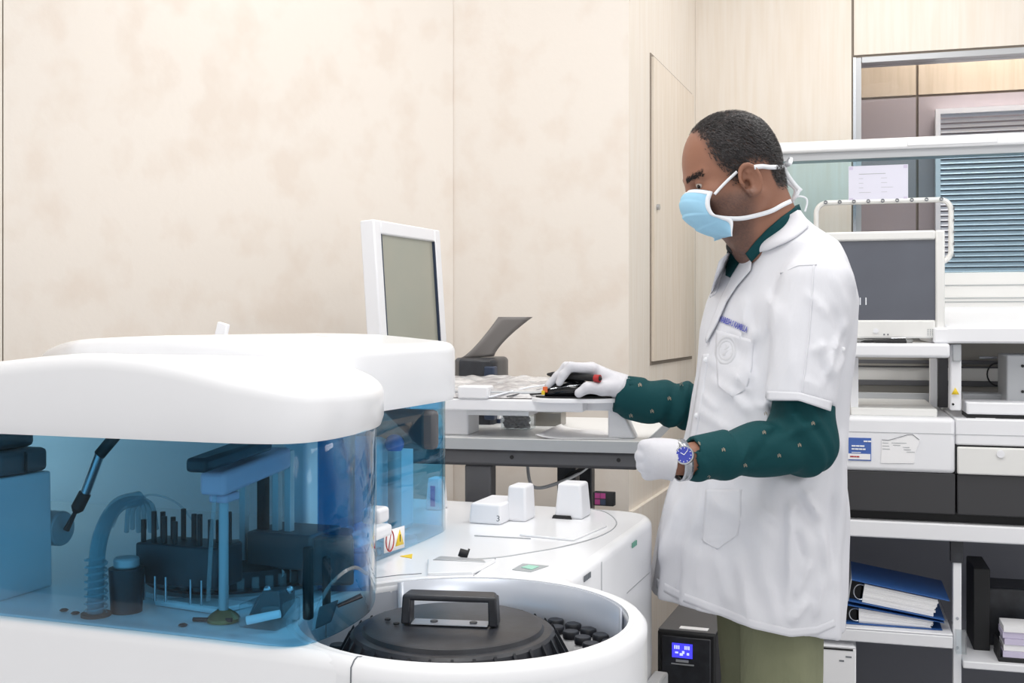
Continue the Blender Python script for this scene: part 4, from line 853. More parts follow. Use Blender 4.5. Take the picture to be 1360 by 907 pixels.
xx, zz = RX(1266, 537, .02); rp(MB().cyl((xx, .02, zz), (xx, .029, zz), .003), 'column_screw', BLACKM)
rp(rbox(1278, 1334, .22, .30, 522, 552), 'inner_block', GREYM, bevel=.004); rp(rbox(1337, 1395, .12, .30, 471, 535), 'pump_housing', GREYM, bevel=.004); rp(rbox(1333, 1338, .2, .3, 512, 545), 'dark_bracket', BLACKM)
for yy in (486, 520): xx, zz = RX(1358, yy, .12); rp(MB().cyl((xx, .115, zz), (xx, .121, zz), .004), 'housing_screw', BLACKM)
rp(rbox(1284, 1420, .02, .16, 534, 550), 'reagent_drawer_top', WHITE2, bevel=.004); rp(rbox(1284, 1420, .03, .16, 550, 562), 'reagent_slot', BLACKM)
rp(rbox(1296, 1322, .024, .04, 555, 562), 'reagent_cartridge', PAPER); rp(rbox(1326, 1400, .024, .04, 557.5, 562), 'reagent_cartridge', WHITE2)
xx, zz = RX(1310, 475, .4); rp(MB().cyl((xx-.02, .4, zz), (xx+.03, .4, zz), .004), 'steel_pin', STEEL)
ring_ = [(RX(1325, 497, .48)[0]+.03*math.cos(a), .48, RX(1325, 497, .48)[1]+.035*math.sin(a)) for a in [math.pi*.5+k*math.pi/12 for k in range(13)]]; rp(MB().tube(ring_, .0025, 6), 'drive_belt', BLACKM)
rp(rbox(1130, 1245, .04, .5, 541, 552), 'deck_plate', OFFW, bevel=.004)
# monitor shelf
rp(rbox(1060, 1262, -.02, .20, 456, 475, ref=1200), 'monitor_shelf', WHITE2, bevel=.008, seg=3); rp(rbox(1240, 1262, .0, .55, 435, 456, ref=1250), 'shelf_cheek', WHITE2, bevel=.006)
rp(rbox(1130, 1140, .05, .1, 475, 553), 'shelf_support', WHITE2)
# rear superstructure: sill bands, pale blue screen with rounded opening, top bar
dH = .58
z362, z403 = RX(1250, 362, dH)[1], RX(1250, 404, dH)[1]
rp(MB().box(xl, XR, dH, dH+.06, z403-.03, z362-.0), 'rear_sill', OFFW, bevel=.003)
for yy in (379, 396, 401): z = RX(1250, yy, dH)[1]; rp(MB().box(xl, XR, dH-.003, dH, z-.0012, z+.0012), 'sill_groove', LABELG)
zt_, zg = RX(1200, 184, dH)[1], RX(1200, 199, dH)[1]; xgl = RX(990, 0, dH)[0]
rp(MB().box(xgl, XR, dH-.03, dH+.10, zg, zt_), 'top_bar', WHITE, bevel=.008, seg=3); zg2 = RX(1200, 209, dH)[1]
rp(MB().box(xgl, XR, dH-.012, dH+.06, zg2, zg), 'lower_bar', GREYM)
rp(rbox(1205, 1325, dH-.034, dH-.03, 183, 192, ref=1250), 'bar_inlay', WHITE2, bevel=.002)
def rr(cx0, cx1, cz0, cz1, r, n=6):
    pts = []
    for (cx_, cz_, a0) in ((cx1-r, cz0+r, -90), (cx1-r, cz1-r, 0), (cx0+r, cz1-r, 90), (cx0+r, cz0+r, 180)):
        for i in range(n+1): a = math.radians(a0+90*i/n); pts.append((cx_+r*math.cos(a), cz_+r*math.sin(a)))
    return pts
ox0, oz1 = RX(1084, 270, dH); ox1, oz0 = RX(1263, 348, dH)
hl = rr(ox0, ox1, oz0, oz1, .035)[::-1]; outer = [(xgl, z362), (XR, z362), (XR, zg2), (xgl, zg2)]
mb = MB(); loops = [[Vector((x, z, 0)) for x, z in outer], [Vector((x, z, 0)) for x, z in hl]]; flat = [p for l in loops for p in l]
mb.add([(p.x, dH, p.y) for p in flat], [tuple(t) for t in tessellate_polygon(loops)]); rp(mb, 'blue_screen', GLASSL, solid=.004, smooth=False)
tp = rr(ox0, ox1, oz0, oz1, .035); rp(MB().tube([(x, dH-.004, z) for x, z in tp+[tp[0]]], .0085, 8, caps=False), 'opening_trim', OFFW)
for i in range(9):
    x = ox0+.03+(ox1-ox0-.06)*i/8; o_ = rp(MB().lathe([(.004, -.002), (.006, -.002), (.006, .002), (.004, .002), (.004, -.002)], (0, 0, 0), 14), 'trim_clip', INK); o_.location = (x, dH-.014, oz1+.001-zt1); o_.rotation_euler = (math.pi/2-.5, 0, 0)
    for v in o_.data.vertices: v.co.z += zt1
for i in range(5):
    z = oz1-.03-(oz1-oz0-.05)*i/4; rp(MB().box(ox1+.006, ox1+.010, dH-.016, dH-.01, z-.004, z+.004), 'trim_clip', INK)
x0_, z1_ = RX(1127, 221, dH-.008); x1_, z0_ = RX(1206, 266, dH-.008)
nt_ = empty('paper_notice', 'white printed notice taped inside the blue screen behind the man', 'notice', MR @ Vector(((x0_+x1_)/2, dH-.008, z0_)), RZ)
nw, nh = (x1_-x0_)/2, z1_-z0_; MB().box(-nw, nw, -.001, 0, 0, nh).build('sheet', mat('lilac_white_paper', 'dfdfee', .7), nt_)
g = MB().box(-nw*.65, nw*.25, -.0016, -.0009, nh*.76, nh*.775)
for i in range(4): g.box(-nw*.65, -nw*(.5 if i < 3 else .25), -.0016, -.0009, nh*(.64-.13*i), nh*(.647-.13*i)).box(nw*.1, nw*(.3 if i != 2 else .5), -.0016, -.0009, nh*(.64-.13*i), nh*(.647-.13*i))
g.build('print_lines', LABELG, nt_)
for sx, sz in ((-1, 1), (1, 1), (-1, 0), (1, 0)): MB().box(sx*(nw-.008)-.006, sx*(nw-.008)+.006, -.0018, -.001, (nh-.014)*sz+.002, (nh-.014)*sz+.012).build('tape_tab', PAPERL, nt_)
# monitor on the shelf
mx0 = RX(1084, 0, .02)[0]; mx1 = RX(1255, 0, .02)[0]; mzt = RX(1170, 307, .02)[1]; mzb = RX(1170, 449, .02)[1]; shz = RX(1200, 456, -.02)[1]
mo = empty('desktop_monitor', 'cream framed monitor with a dark screen standing on the shelf behind the man', 'monitor', MR @ Vector(((mx0+mx1)/2, .02, shz)), RZ)
W_, b0, b1 = (mx1-mx0)/2, mzb-shz, mzt-shz; fx = .024; ft = .026; fb = .050
MB().box(-W_, -W_+fx, 0, .04, b0, b1).box(W_-fx, W_, 0, .04, b0, b1).box(-W_+fx, W_-fx, 0, .04, b1-ft, b1).box(-W_+fx, W_-fx, 0, .04, b0, b0+fb).build('bezel', OFFW, mo, bevel=.005)
MB().box(-W_+fx, W_-fx, .008, .03, b0+fb, b1-ft).build('screen', SCREEND, mo); MB().box(-W_+.05, W_-.05, .04, .09, b0+.03, b1-.05).build('back_shell', OFFW, mo, bevel=.01)
q = MR @ Vector((RX(1131, 405, .028)[0], .026, RX(1131, 405, .028)[1])); text('411', .030, INKW, mo, q, (ru.x, ru.y, 0), (0, 0, 1), 'lettering', .0005, .04)
MB().box(-.09, .09, .03, .15, 0, .012).build('stand_foot', OFFW, mo, bevel=.004); MB().box(-.04, .04, .05, .09, .0, b0+.08).build('stand_neck', OFFW, mo); MB().cyl((-.01, -.003, b0+.02), (-.01, .0, b0+.02), .007).build('power_button', WHITE2, mo)
g = MB()
for i in range(4):
    for j in range(4): g.box(W_-.045+i*.006, W_-.042+i*.006, -.001, .0, b0+.008+j*.005, b0+.0105+j*.005)
g.build('speaker_grille', LABELG, mo); MB().box(.01, .014, -.001, 0, b0+.008, b0+.012).box(.02, .024, -.001, 0, b0+.008, b0+.012).build('led', INK, mo)
# pens on the shelf
for i, (xa, ya, xb, yb_, lab) in enumerate(((1143, 463, 1203, 457, 'long black pen on the monitor shelf, its clip end raised'), (1160, 464, 1204, 463, 'shorter black pen lying in front of the long pen on the monitor shelf'))):
    (x_, z_), (x2_, z2_) = RX(xa, ya, .0-.012*i), RX(xb, yb_, -.012*i); a = MR @ Vector((x_, -.003-.008*i, shz+.0045)); b_ = MR @ Vector((x2_, -.003-.008*i, shz+.0045+.0045*(1-i)))
    pn = empty('pen', lab, 'pen', a); MB().tube([a, a.lerp(b_, .1), a.lerp(b_, .6), b_], [.001, .0035, .0042, .0042], 10).build('barrel', BLACKM, pn, world=True)
    if i == 0: MB().tube([a.lerp(b_, .68)+Vector((0, 0, .006)), b_+Vector((0, 0, .006)), b_], .0012, 6).build('clip', STEEL, pn, world=True)
#PERSON

# ================================================================== THE MAN
BC = P(1030, 430, 2.2); BX, BY = BC.x, BC.y
man = empty('person', 'man in a white lab coat, blue face mask and white gloves working at the mouse', 'person', (BX, BY, 0))
PSI = math.radians(22); Fd = np.array([-math.cos(PSI), -math.sin(PSI), 0], np.float32); Ld = np.array([math.sin(PSI), -math.cos(PSI), 0], np.float32)
def cloth(name, V, Q, m, label=None, **k):
    o_ = mesh_obj(name, [tuple(v) for v in V], [tuple(int(i) for i in q) for q in Q], m, man, world=True, angle=None, **k)
    if label: o_['label'] = label
    return o_
# torso tables: picture row -> centre column, half width (at 2.2 m), and half breadth across the shoulders
zz_ = lambda py: CZ-(py-HY)/FP*2.2
tab = [(278, 1036, 20, .062), (292, 1040, 28, .075), (305, 1042, 38, .095), (325, 1044, 62, .135), (345, 1043, 78, .165), (370, 1041, 88, .185), (400, 1038, 97, .195), (440, 1033, 101, .195), (500, 1027, 103, .188), (560, 1020, 107, .185), (600, 1016, 110, .187), (660, 1006, 118, .195), (720, 998, 124, .205), (780, 994, 126, .215), (860, 990, 128, .22)]
tz_ = np.array([zz_(t[0]) for t in tab][::-1]); tcx = np.array([(t[1]-4-HX)/FP*2.2 for t in tab][::-1]); thx = np.array([(t[2]-12 if t[0] > 650 else (t[2]-16 if t[0] > 330 else t[2]-5))/FP*2.2 for t in tab][::-1]); tb = np.array([t[3] for t in tab][::-1])
def torso(p, grow=0.0):
    z = p[:, 2]; cx_ = np.interp(z, tz_, tcx); b = np.interp(z, tz_, tb)+grow; hx = np.interp(z, tz_, thx)+grow
    a = np.sqrt(np.maximum(hx*hx-(b*math.sin(PSI))**2, .02**2))/math.cos(PSI)
    qx = p[:, 0]-cx_; qy = p[:, 1]-BY; u = qx*Fd[0]+qy*Fd[1]; v = qx*Ld[0]+qy*Ld[1]
    n = 2.3; q = (np.abs(u/a)**n+np.abs(v/b)**n)**(1/n); return (q-1)*np.minimum(a, b), u, v
S1 = P(1082, 383, 2.035); S2 = P(1063, 536, 1.985); S3 = S2+(S2-S1)*.18
FS1 = Vector((BX+.05, BY, 0))-Vector(Ld.tolist())*.165+Vector((0, 0, S1.z)); FE = P(985, 548, 2.44); FWR = P(832, 522, 2.45)
EL = P(1066, 586, 1.985); WRI = P(905, 611, 1.925)
FOLDS = []   # (a, b, height, width)
def fold(x0, y0, x1, y1, h, w_, d=1.99, d1=None): FOLDS.append((P(x0, y0, d), P(x1, y1, d1 or d), h, w_))
fold(1040, 372, 1012, 470, .008, .010, 1.98); fold(1012, 470, 1010, 520, .005, .009, 1.97); fold(1053, 395, 1028, 470, .004, .008, 1.93)
fold(1100, 400, 1125, 470, -.006, .012, 1.97); fold(1070, 380, 1115, 430, .004, .009, 1.94); fold(1085, 440, 1120, 520, .004, .010, 1.94); fold(1130, 470, 1100, 500, .005, .010, 1.97)
fold(985, 440, 1010, 500, -.005, .010, 2.02); fold(1000, 425, 1008, 460, -.006, .007, 2.0); fold(960, 500, 1010, 560, .006, .012, 2.02); fold(930, 540, 985, 585, .005, .013, 2.04); fold(1000, 480, 975, 540, .004, .010, 2.02)
fold(1110, 600, 1040, 660, .006, .014, 2.0); fold(1120, 560, 1115, 700, .006, .013, 2.05); fold(1055, 650, 1050, 800, .006, .009, 1.99); fold(1062, 655, 1090, 730, -.005, .012, 2.0); fold(1085, 690, 1110, 790, .006, .014, 2.03)
fold(905, 650, 880, 780, .007, .014, 2.12); fold(930, 690, 915, 800, -.006, .014, 2.08); fold(950, 730, 970, 815, .006, .014, 2.04); fold(990, 700, 1010, 830, -.005, .016, 2.0); fold(1020, 760, 1030, 840, .005, .012, 2.0)
fold(1080, 790, 1040, 830, .006, .012, 2.0); fold(940, 660, 1000, 700, .004, .012, 2.03); fold(1095, 330, 1122, 400, .004, .010, 2.1)
fold(1072, 470, 1105, 455, .004, .008, 1.94); fold(1060, 500, 1095, 520, .003, .008, 1.93); fold(945, 600, 950, 700, .005, .012, 2.06); fold(975, 645, 1040, 735, .004, .014, 2.0)
for fa in ((1012, 380, 1000, 470, .005, .008), (1022, 395, 1018, 520, -.006, .008), (1046, 400, 1040, 510, .003, .009), (1110, 440, 1080, 520, .006, .008), (1125, 420, 1098, 470, .005, .009), (1095, 520, 1075, 470, -.004, .006),
           (985, 490, 1012, 530, .006, .007), (960, 470, 1000, 520, .003, .008), (925, 520, 915, 640, .004, .008), (950, 520, 975, 560, .004, .008), (1060, 640, 1100, 700, .007, .010), (1045, 690, 1100, 640, .004, .010), (1052, 640, 1044, 840, .005, .006), (1058, 700, 1075, 760, -.005, .008),
           (1085, 740, 1050, 800, .005, .010), (1100, 760, 1085, 830, .006, .009), (900, 700, 892, 790, .006, .009), (940, 740, 932, 806, .005, .009), (985, 740, 992, 828, .005, .010), (960, 650, 940, 760, -.004, .010), (1115, 640, 1112, 800, -.006, .009), (1010, 670, 1040, 700, .005, .010), (915, 430, 905, 470, .003, .008),
           (985, 400, 975, 440, .003, .008), (1100, 360, 1130, 420, .003, .010), (1030, 545, 1010, 540, .003, .008)): fold(*fa)
def coat_base(p):
    f, u, v = torso(p); f = smin(f, cap(p, S1, S3, .063, .061), .025)
    f = smin(f, cap(p, FS1, FE, .060, .062), .03)
    near_ = sst(BY+.04-p[:, 1], 0, .06)
    for a, b, h, w_ in FOLDS:
        ba = np.array((b.x-a.x, b.z-a.z), np.float32); q2 = np.stack([p[:, 0]-a.x, p[:, 2]-a.z], 1); tt = (q2@ba)/float(ba@ba+1e-9); cl = np.clip(tt, 0, 1)
        d_ = np.linalg.norm(q2-cl[:, None]*ba, axis=1); f = f-h*np.exp(-(d_/(w_*.8))**2)*1.15*sst(.45-np.abs(cl-.5), -.02, .25)*near_
    z = p[:, 2]; ang_ = np.arctan2(v, u); f = f-.005*sst(1.02-z, 0, .28)*np.sin(ang_*9+z*5+.8)-.0035*sst(1.2-z, 0, .4)*np.sin(ang_*15-z*9)
    return f-.0012*wob(p, 55, .5)-.0018*wob(p, 24, 1.5), u, v
def coat(p):
    f, u, v = coat_base(p); g = np.maximum(f, -(f+.014)); z = p[:, 2]
    g = np.maximum(g, (.722+.030*np.clip(u/.18, -1, 1)+.006*np.sin(v*14))-z)          # hem
    g = np.maximum(g, (p-V3(P(1022, 306, 2.2)))@V3((-.62, 0, .78)))                                            # neck opening, lower in front
    ax = V3((S3-S1).normalized()); pl = (p-V3(S2))@ax                                  # sleeve end
    sl = np.maximum(cap(p, S1, S3+(S3-S1)*.2, .084, .071), -pl); g = np.maximum(g, -sl)
    ax2 = V3((FE-FS1).normalized()); fl = np.maximum(cap(p, FS1, FE+(FE-FS1)*.3, .085, .075), -((p-V3(FS1.lerp(FE, .72)))@ax2)); g = np.maximum(g, -fl)
    return g
V, Q = nets(coat, (BX-.30, BY-.33, .66), (BX+.24, BY+.36, 1.56), .0055)
co = cloth('lab_coat', V, Q, COATM)
V, Q = nets(lambda p: np.maximum(coat_base(p)[0], .69-p[:, 2]), (BX-.30, BY-.33, .66), (BX+.24, BY+.36, 1.56), .0065)
bvh = BVHTree.FromPolygons([tuple(v) for v in V], [tuple(int(i) for i in q) for q in Q])
ORI = Vector((0, 0, CZ))
def hit(px, py, dflt=2.1, bv=None):
    dr = (P(px, py, 1)-ORI).normalized(); r = (bv or bvh).ray_cast(ORI, dr)
    if r[0] is None: return P(px, py, dflt), Vector((0, -1, 0))
    return r[0], r[1]
def drape(name, A, B, m, n=22, k=8, off=.004, th=.002, parent=None, bulge=0, lab=None, bv=None, dflt=2.1, relief=None):
    A = resample([(x, y, 0) for x, y in A], n); B = resample([(x, y, 0) for x, y in B], n); rows = []
    for i in range(n):
        row = []
        for j in range(k):
            q = A[i].lerp(B[i], j/(k-1)); h_, nn = hit(q.x, q.y, dflt, bv)
            row.append(h_-(h_-ORI).normalized()*(off+bulge*math.sin(math.pi*j/(k-1))))
        rows.append(row)
    for _ in range(2):
        r2 = [[q.copy() for q in r] for r in rows]
        for i in range(n):
            for j in range(k):
                nb = [rows[a][b] for a, b in ((i-1, j), (i+1, j), (i, j-1), (i, j+1)) if 0 <= a < n and 0 <= b < k]; dm = sum((q-ORI).length for q in nb)/len(nb)
                dr = (rows[i][j]-ORI).normalized(); r2[i][j] = ORI+dr*((rows[i][j]-ORI).length*.5+dm*.5)
        rows = r2
    if relief:
        for i in range(n):
            for j in range(k): rows[i][j] = rows[i][j]-(rows[i][j]-ORI).normalized()*relief(i/(n-1), j/(k-1))
    return MB().grid([list(r) for r in rows]).build(name, m, parent or man, world=True, solid=th, angle=None, label=lab)
# shirt: collar and chest, the two forearm sleeves
def shirt(p):
    f, u, v = torso(p, -.014); z = p[:, 2]
    f = smax(f, z-(1.44-.15*u), .01)
    nk = np.maximum(cap(p, P(1022, 300, 2.2), P(1012, 240, 2.18), .064, .062), -((p-V3(P(1020, 300, 2.2)))@V3(Vector((-.45, -.1, 1)).normalized())+.10))
    nk = np.maximum(nk, (p-V3(P(1022, 300, 2.2)))@V3((-.62, 0, .78)))
    f = smin(f, nk, .02)
    return np.maximum(f, .95-z)
V, Q = nets(shirt, (BX-.22, BY-.25, .94), (BX+.18, BY+.25, 1.56), .006); cloth('shirt', V, Q, SHIRT)
def sleeve_n(p):
    f = cap(p, S1.lerp(S2, .5), EL, .052, .056); f = smin(f, cap(p, EL, P(925, 611, 1.935), .056, .034), .02)
    ax = V3((WRI-EL).normalized()); f = np.maximum(f, (p-V3(P(912, 611, 1.93)))@ax)
    t = (p-V3(EL))@ax; f = f-.0035*np.sin(t*120+14*wob(p, 16, .3))*sst(t, -.05, .02)-.0028*wob(p, 48, 1)
    cuff = np.abs(t-.175)-.032; cf = np.maximum(cap(p, EL, P(908, 611, 1.93), .05, .037), cuff); cf = np.maximum(cf, (p-V3(P(912, 611, 1.93)))@ax); f = smin(f, cf, .003)
    for a, b, h, w_ in ((P(1085, 560, 1.93), P(1020, 590, 1.93), .006, .008), (P(1095, 590, 1.95), P(1030, 615, 1.93), .006, .008), (P(1040, 560, 1.93), P(1000, 610, 1.92), -.005, .008), (P(1000, 575, 1.92), P(985, 625, 1.9), .004, .006), (P(1060, 545, 1.93), P(1020, 570, 1.93), .006, .008)): f = f-h*np.exp(-(cap(p, a, b, 0.)/w_)**2)
    inner = cap(p, EL, WRI, .043, .0275); return np.maximum(f, -np.maximum(inner, -((p-V3(P(930, 611, 1.93)))@ax)))
lo = (P(900, 0, 1.9).x-.01, 1.86, .97); V, Q = nets(sleeve_n, lo, (S1.x+.09, 2.10, 1.26), .0031); cloth('near_sleeve', V, Q, SHIRT)
def sleeve_f(p):
    f = cap(p, FE, P(840, 530, 2.45), .055, .045); f = smin(f, cap(p, FS1.lerp(FE, .4), FE, .05, .055), .02); ax = V3((FWR-FE).normalized()); t = (p-V3(FE))@ax
    f = np.maximum(f, (p-V3(P(817, 524, 2.45)))@ax); f = f-.004*np.sin(t*95+12*wob(p, 18, .9))-.002*wob(p, 50, 2)
    cf = np.maximum(cap(p, FE, P(817, 522, 2.45), .05, .041), -(p-V3(P(855, 524, 2.45)))@ax); cf = np.maximum(cf, (p-V3(P(817, 524, 2.45)))@ax); f = smin(f, cf, .003)
    inner = np.maximum(cap(p, FE, FWR, .04, .034), -((p-V3(P(835, 522, 2.45)))@ax)); return np.maximum(f, -inner)
V, Q = nets(sleeve_f, (P(805, 0, 2.45).x, 2.30, 1.00), (FE.x+.09, 2.54, 1.32), .005); cloth('far_sleeve', V, Q, SHIRT)
# trousers and shoes
HN, HF = P(1040, 700, 2.13), P(1000, 700, 2.27); KN = P(1035, 907, 2.06); KN.z = .52; KF = Vector((P(1003, 907, 2.30).x, 2.30, .52)); AN_ = Vector((KN.x+.015, KN.y, .07)); AF = Vector((KF.x+.01, KF.y, .07))
def trousers(p):
    f = smin(cap(p, HN, KN, .084, .070), cap(p, HF, KF, .084, .068), .02); f = smin(f, np.minimum(cap(p, KN, AN_, .070, .055), cap(p, KF, AF, .068, .055)), .015)
    f = smin(f, ell(p, (BX-.01, BY, .93), (.11, .14, .10)), .04)
    for a, b, h, w_ in ((P(985, 840, 2.0), P(990, 960, 2.0), .008, .010), (P(1050, 850, 2.0), P(1068, 907, 2.0), .007, .008), (P(1035, 845, 1.99), P(1030, 960, 1.99), .005, .006), (P(1010, 850, 2.0), P(1000, 930, 2.0), -.006, .012), (P(950, 830, 2.25), P(965, 907, 2.25), .006, .01)): f = f-h*np.exp(-(cap(p, a, b, 0.)/w_)**2)
    f = f-.0025*wob(p, 26, .4); return np.maximum(np.maximum(f, .05-p[:, 2]), p[:, 2]-1.0)
V, Q = nets(trousers, (BX-.22, BY-.26, .03), (BX+.18, BY+.26, 1.02), .009); cloth('trousers', V, Q, TROUS)
for a in (AN_, AF):
    def shoe(p, a=a): f = smin(ell(p, (a.x-.075, a.y-.02, .035), (.11, .042, .04)), ell(p, (a.x, a.y, .06), (.055, .042, .055)), .03); return np.maximum(f, .001-p[:, 2])
    V, Q = nets(shoe, (a.x-.22, a.y-.09, -.005), (a.x+.09, a.y+.07, .14), .006); cloth('shoe', V, Q, SHOE)
# ---- head and body (one skin mesh)
HO = P(977, 232, 2.165); yaw, pit = math.radians(5), math.radians(10)
hx_ = Vector((-math.cos(yaw)*math.cos(pit), -math.sin(yaw)*math.cos(pit), -math.sin(pit))); hy_ = Vector((math.sin(yaw), -math.cos(yaw), 0)); hz_ = hx_.cross(hy_).normalized()
if hz_.z < 0: hz_ = -hz_
HR = np.array([list(hx_), list(hy_), list(hz_)], np.float32)          # world -> head rows
HOn = V3(HO)
def tohead(p): return (p-HOn)@HR.T
def fromhead(v): return HO+hx_*v[0]+hy_*v[1]+hz_*v[2]
def headf(q):
    s = q.copy(); s[:, 1] = np.abs(s[:, 1])
    f = ell(q, (.001, 0, .036), (.086, .076, .086))
    f = smin(f, ell(q, (.036, 0, .010), (.060, .060, .085)), .03)
    f = smin(f, ell(q, (-.036, 0, .000), (.048, .062, .06)), .03)
    f = smin(f, ell(q, (.026, 0, -.055), (.052, .050, .046)), .035)          # jaw
    f = smin(f, cap(s, (.005, .052, -.052), (.054, .018, -.082), .016, .016), .03)
    f = smin(f, ell(q, (.063, 0, -.084), (.020, .022, .016)), .02)           # chin
    f = smin(f, ell(s, (.060, .042, -.032), (.024, .020, .020)), .02)        # cheek
    f = smin(f, cap(s, (.088, .010, .003), (.074, .046, .008), .008, .007), .014)  # brow ridge
    f = smax(f, -ell(s, (.098, .032, -.012), (.020, .017, .011)), .012)       # eye socket
    eb = np.linalg.norm(s-np.array((.0762, .031, -.0105), np.float32), axis=1)-.0132
    slit = np.abs(q[:, 2]+.0125+(s[:, 1]-.031)**2*10)-.0034; lid_ = np.maximum(eb, -np.maximum(slit, .0795-q[:, 0])); f = smin(f, lid_, .004)
    f = smin(f, cap(q, (.089, 0, -.006), (.098, 0, -.038), .007, .010), .014)  # nose
    f = smin(f, ell(s, (.090, .012, -.042), (.012, .008, .008)), .006)
    f = smin(f, ell(q, (.079, 0, -.058), (.010, .022, .006)), .006); f = smin(f, ell(q, (.077, 0, -.067), (.010, .019, .006)), .006)
    # ears
    ea = (s-np.array((.000, .076, -.020), np.float32))*1.08; c_, s_ = math.cos(.25), math.sin(.25)
    ex = ea[:, 0]*c_+ea[:, 2]*s_*.0+ea[:, 1]*s_*-.9; ey = ea[:, 1]; et = ea[:, 0]*math.cos(.2)-ea[:, 2]*math.sin(.2); ez = ea[:, 0]*math.sin(.2)+ea[:, 2]*math.cos(.2)
    rr_ = np.sqrt((et/.0185)**2+((ez)/.0300)**2); yy = ey-.30*np.maximum(-et, -.01)-.002
    helix = np.sqrt(((rr_-1)*.021)**2+(yy-.006)**2)-.0042; helix = np.where((et > .008) & (ez < -.004), helix+.004, helix)
    concha = np.maximum((rr_-1)*.020, np.abs(yy+.001)-.0035)
    anti = np.sqrt(((np.sqrt(((et+.002)/.0105)**2+((ez+.002)/.018)**2)-1)*.012)**2+(yy-.003)**2)-.0026; anti = np.where(et > .002, anti+.01, anti)
    lobe_ = ell(np.stack([et, yy, ez], 1), (.004, .002, -.026), (.0085, .005, .009)); tragus = ell(np.stack([et, yy, ez], 1), (.0145, .003, -.006), (.005, .005, .007))
    ear = smin(smin(helix, concha, .004), smin(lobe_, anti, .003), .005); ear = smin(ear, tragus, .003)
    hole_ = ell(np.stack([et, yy, ez], 1), (.007, .002, -.006), (.007, .006, .010)); ear = smax(ear, -hole_, .003)
    return smin(f, ear, .005)
NK0, NK1 = fromhead((-.035, 0, -.045)), P(1024, 318, 2.2)
def neckf(p): 
    f = cap(p, NK0, NK1, .056, .066); f = smin(f, cap(p, fromhead((.02, 0, -.075)), P(1003, 318, 2.19), .040, .05), .03)
    return smin(f, cap(p, fromhead((-.02, .055, -.05)), P(985, 325, 2.15), .011, .012), .02)
def skin_hi(p): return np.maximum(smin(headf(tohead(p)), neckf(p), .022), 1.385-p[:, 2])
lo = (P(900, 0, 2.1).x-.02, HO.y-.125, 1.375); V1, Q1 = nets(skin_hi, lo, (P(1062, 0, 2.16).x, HO.y+.125, 1.70), .0024)
def skin_lo(p):
    f, u, v = torso(p, -.03); f = smax(f, p[:, 2]-1.43, .02); f = smin(f, neckf(p), .03); f = np.maximum(f, .80-p[:, 2])
    f = smin(f, cap(p, S1, S2.lerp(EL, .9), .045, .042), .02); f = smin(f, cap(p, EL, WRI, .042, .027), .02); f = smin(f, cap(p, FS1, FE, .045, .04), .02); f = smin(f, cap(p, FE, FWR, .04, .026), .02)
    f = np.minimum(f, np.minimum(cap(p, HN, KN, .07, .055), cap(p, HF, KF, .07, .055))); f = np.minimum(f, np.minimum(cap(p, KN, AN_, .05, .04), cap(p, KF, AF, .05, .04))); return np.maximum(f, p[:, 2]-1.395)
V2, Q2 = nets(skin_lo, (FWR.x-.06, 1.86, .02), (BX+.24, 2.56, 1.47), .009)
def wristf(p): return cap(p, P(930, 612, 1.935), P(880, 610, 1.92), .0255, .0265)
V3_, Q3 = nets(wristf, (P(870, 0, 1.9).x-.04, 1.86, .98), (P(945, 0, 1.95).x+.04, 2.0, 1.11), .004)
V = np.concatenate([V1, V2, V3_]); Q = np.concatenate([Q1, Q2+len(V1), Q3+len(V1)+len(V2)])
skV, skQ = V, Q; skin = cloth('body', V, Q, SKIN)
hq = tohead(V1.astype(np.float32))
def hairline(q):                                # >0 where hair grows; q in head frame
    x, y, z = q[:, 0], np.abs(q[:, 1]), q[:, 2]
    front = np.interp(z, [-.03, -.022, -.003, .019, .045, .070, .09, .105, .13], [.022, .026, .033, .052, .061, .064, .070, .077, .078])-x
    low = z-np.interp(x, [-.12, -.082, -.059, -.0485, -.042, -.007, .0036, .026, .05], [-.048, -.041, -.040, -.0144, .007, .014, -.006, -.024, -.028])
    return np.minimum(front, low)
onear = (np.abs(hq[:, 1]) > .0745) & (hq[:, 0] > -.026) & (hq[:, 0] < .03) & (hq[:, 2] < .012)
ml_ = np.where(onear, -1, hairline(hq)); zc = hq[:, 2]; xc = hq[:, 0]
stub = sst(-zc, .02, .05)*sst(xc, -.02, .012)*.75*(np.abs(hq[:, 1]) < .09)
jit = RNG.rand(len(hq))
scalp = np.clip(sst(ml_, -.010, .014)*(.82+.3*jit), 0, 1)*.93
at = skin.data.attributes.new('stubble', 'FLOAT', 'POINT'); ar = np.zeros(len(V), np.float32); ar[:len(V1)] = np.clip(stub*(.8+.4*jit), 0, 1); at.data.foreach_set('value', ar)
at = skin.data.attributes.new('scalp', 'FLOAT', 'POINT'); ar = np.zeros(len(V), np.float32); ar[:len(V1)] = scalp; at.data.foreach_set('value', ar)
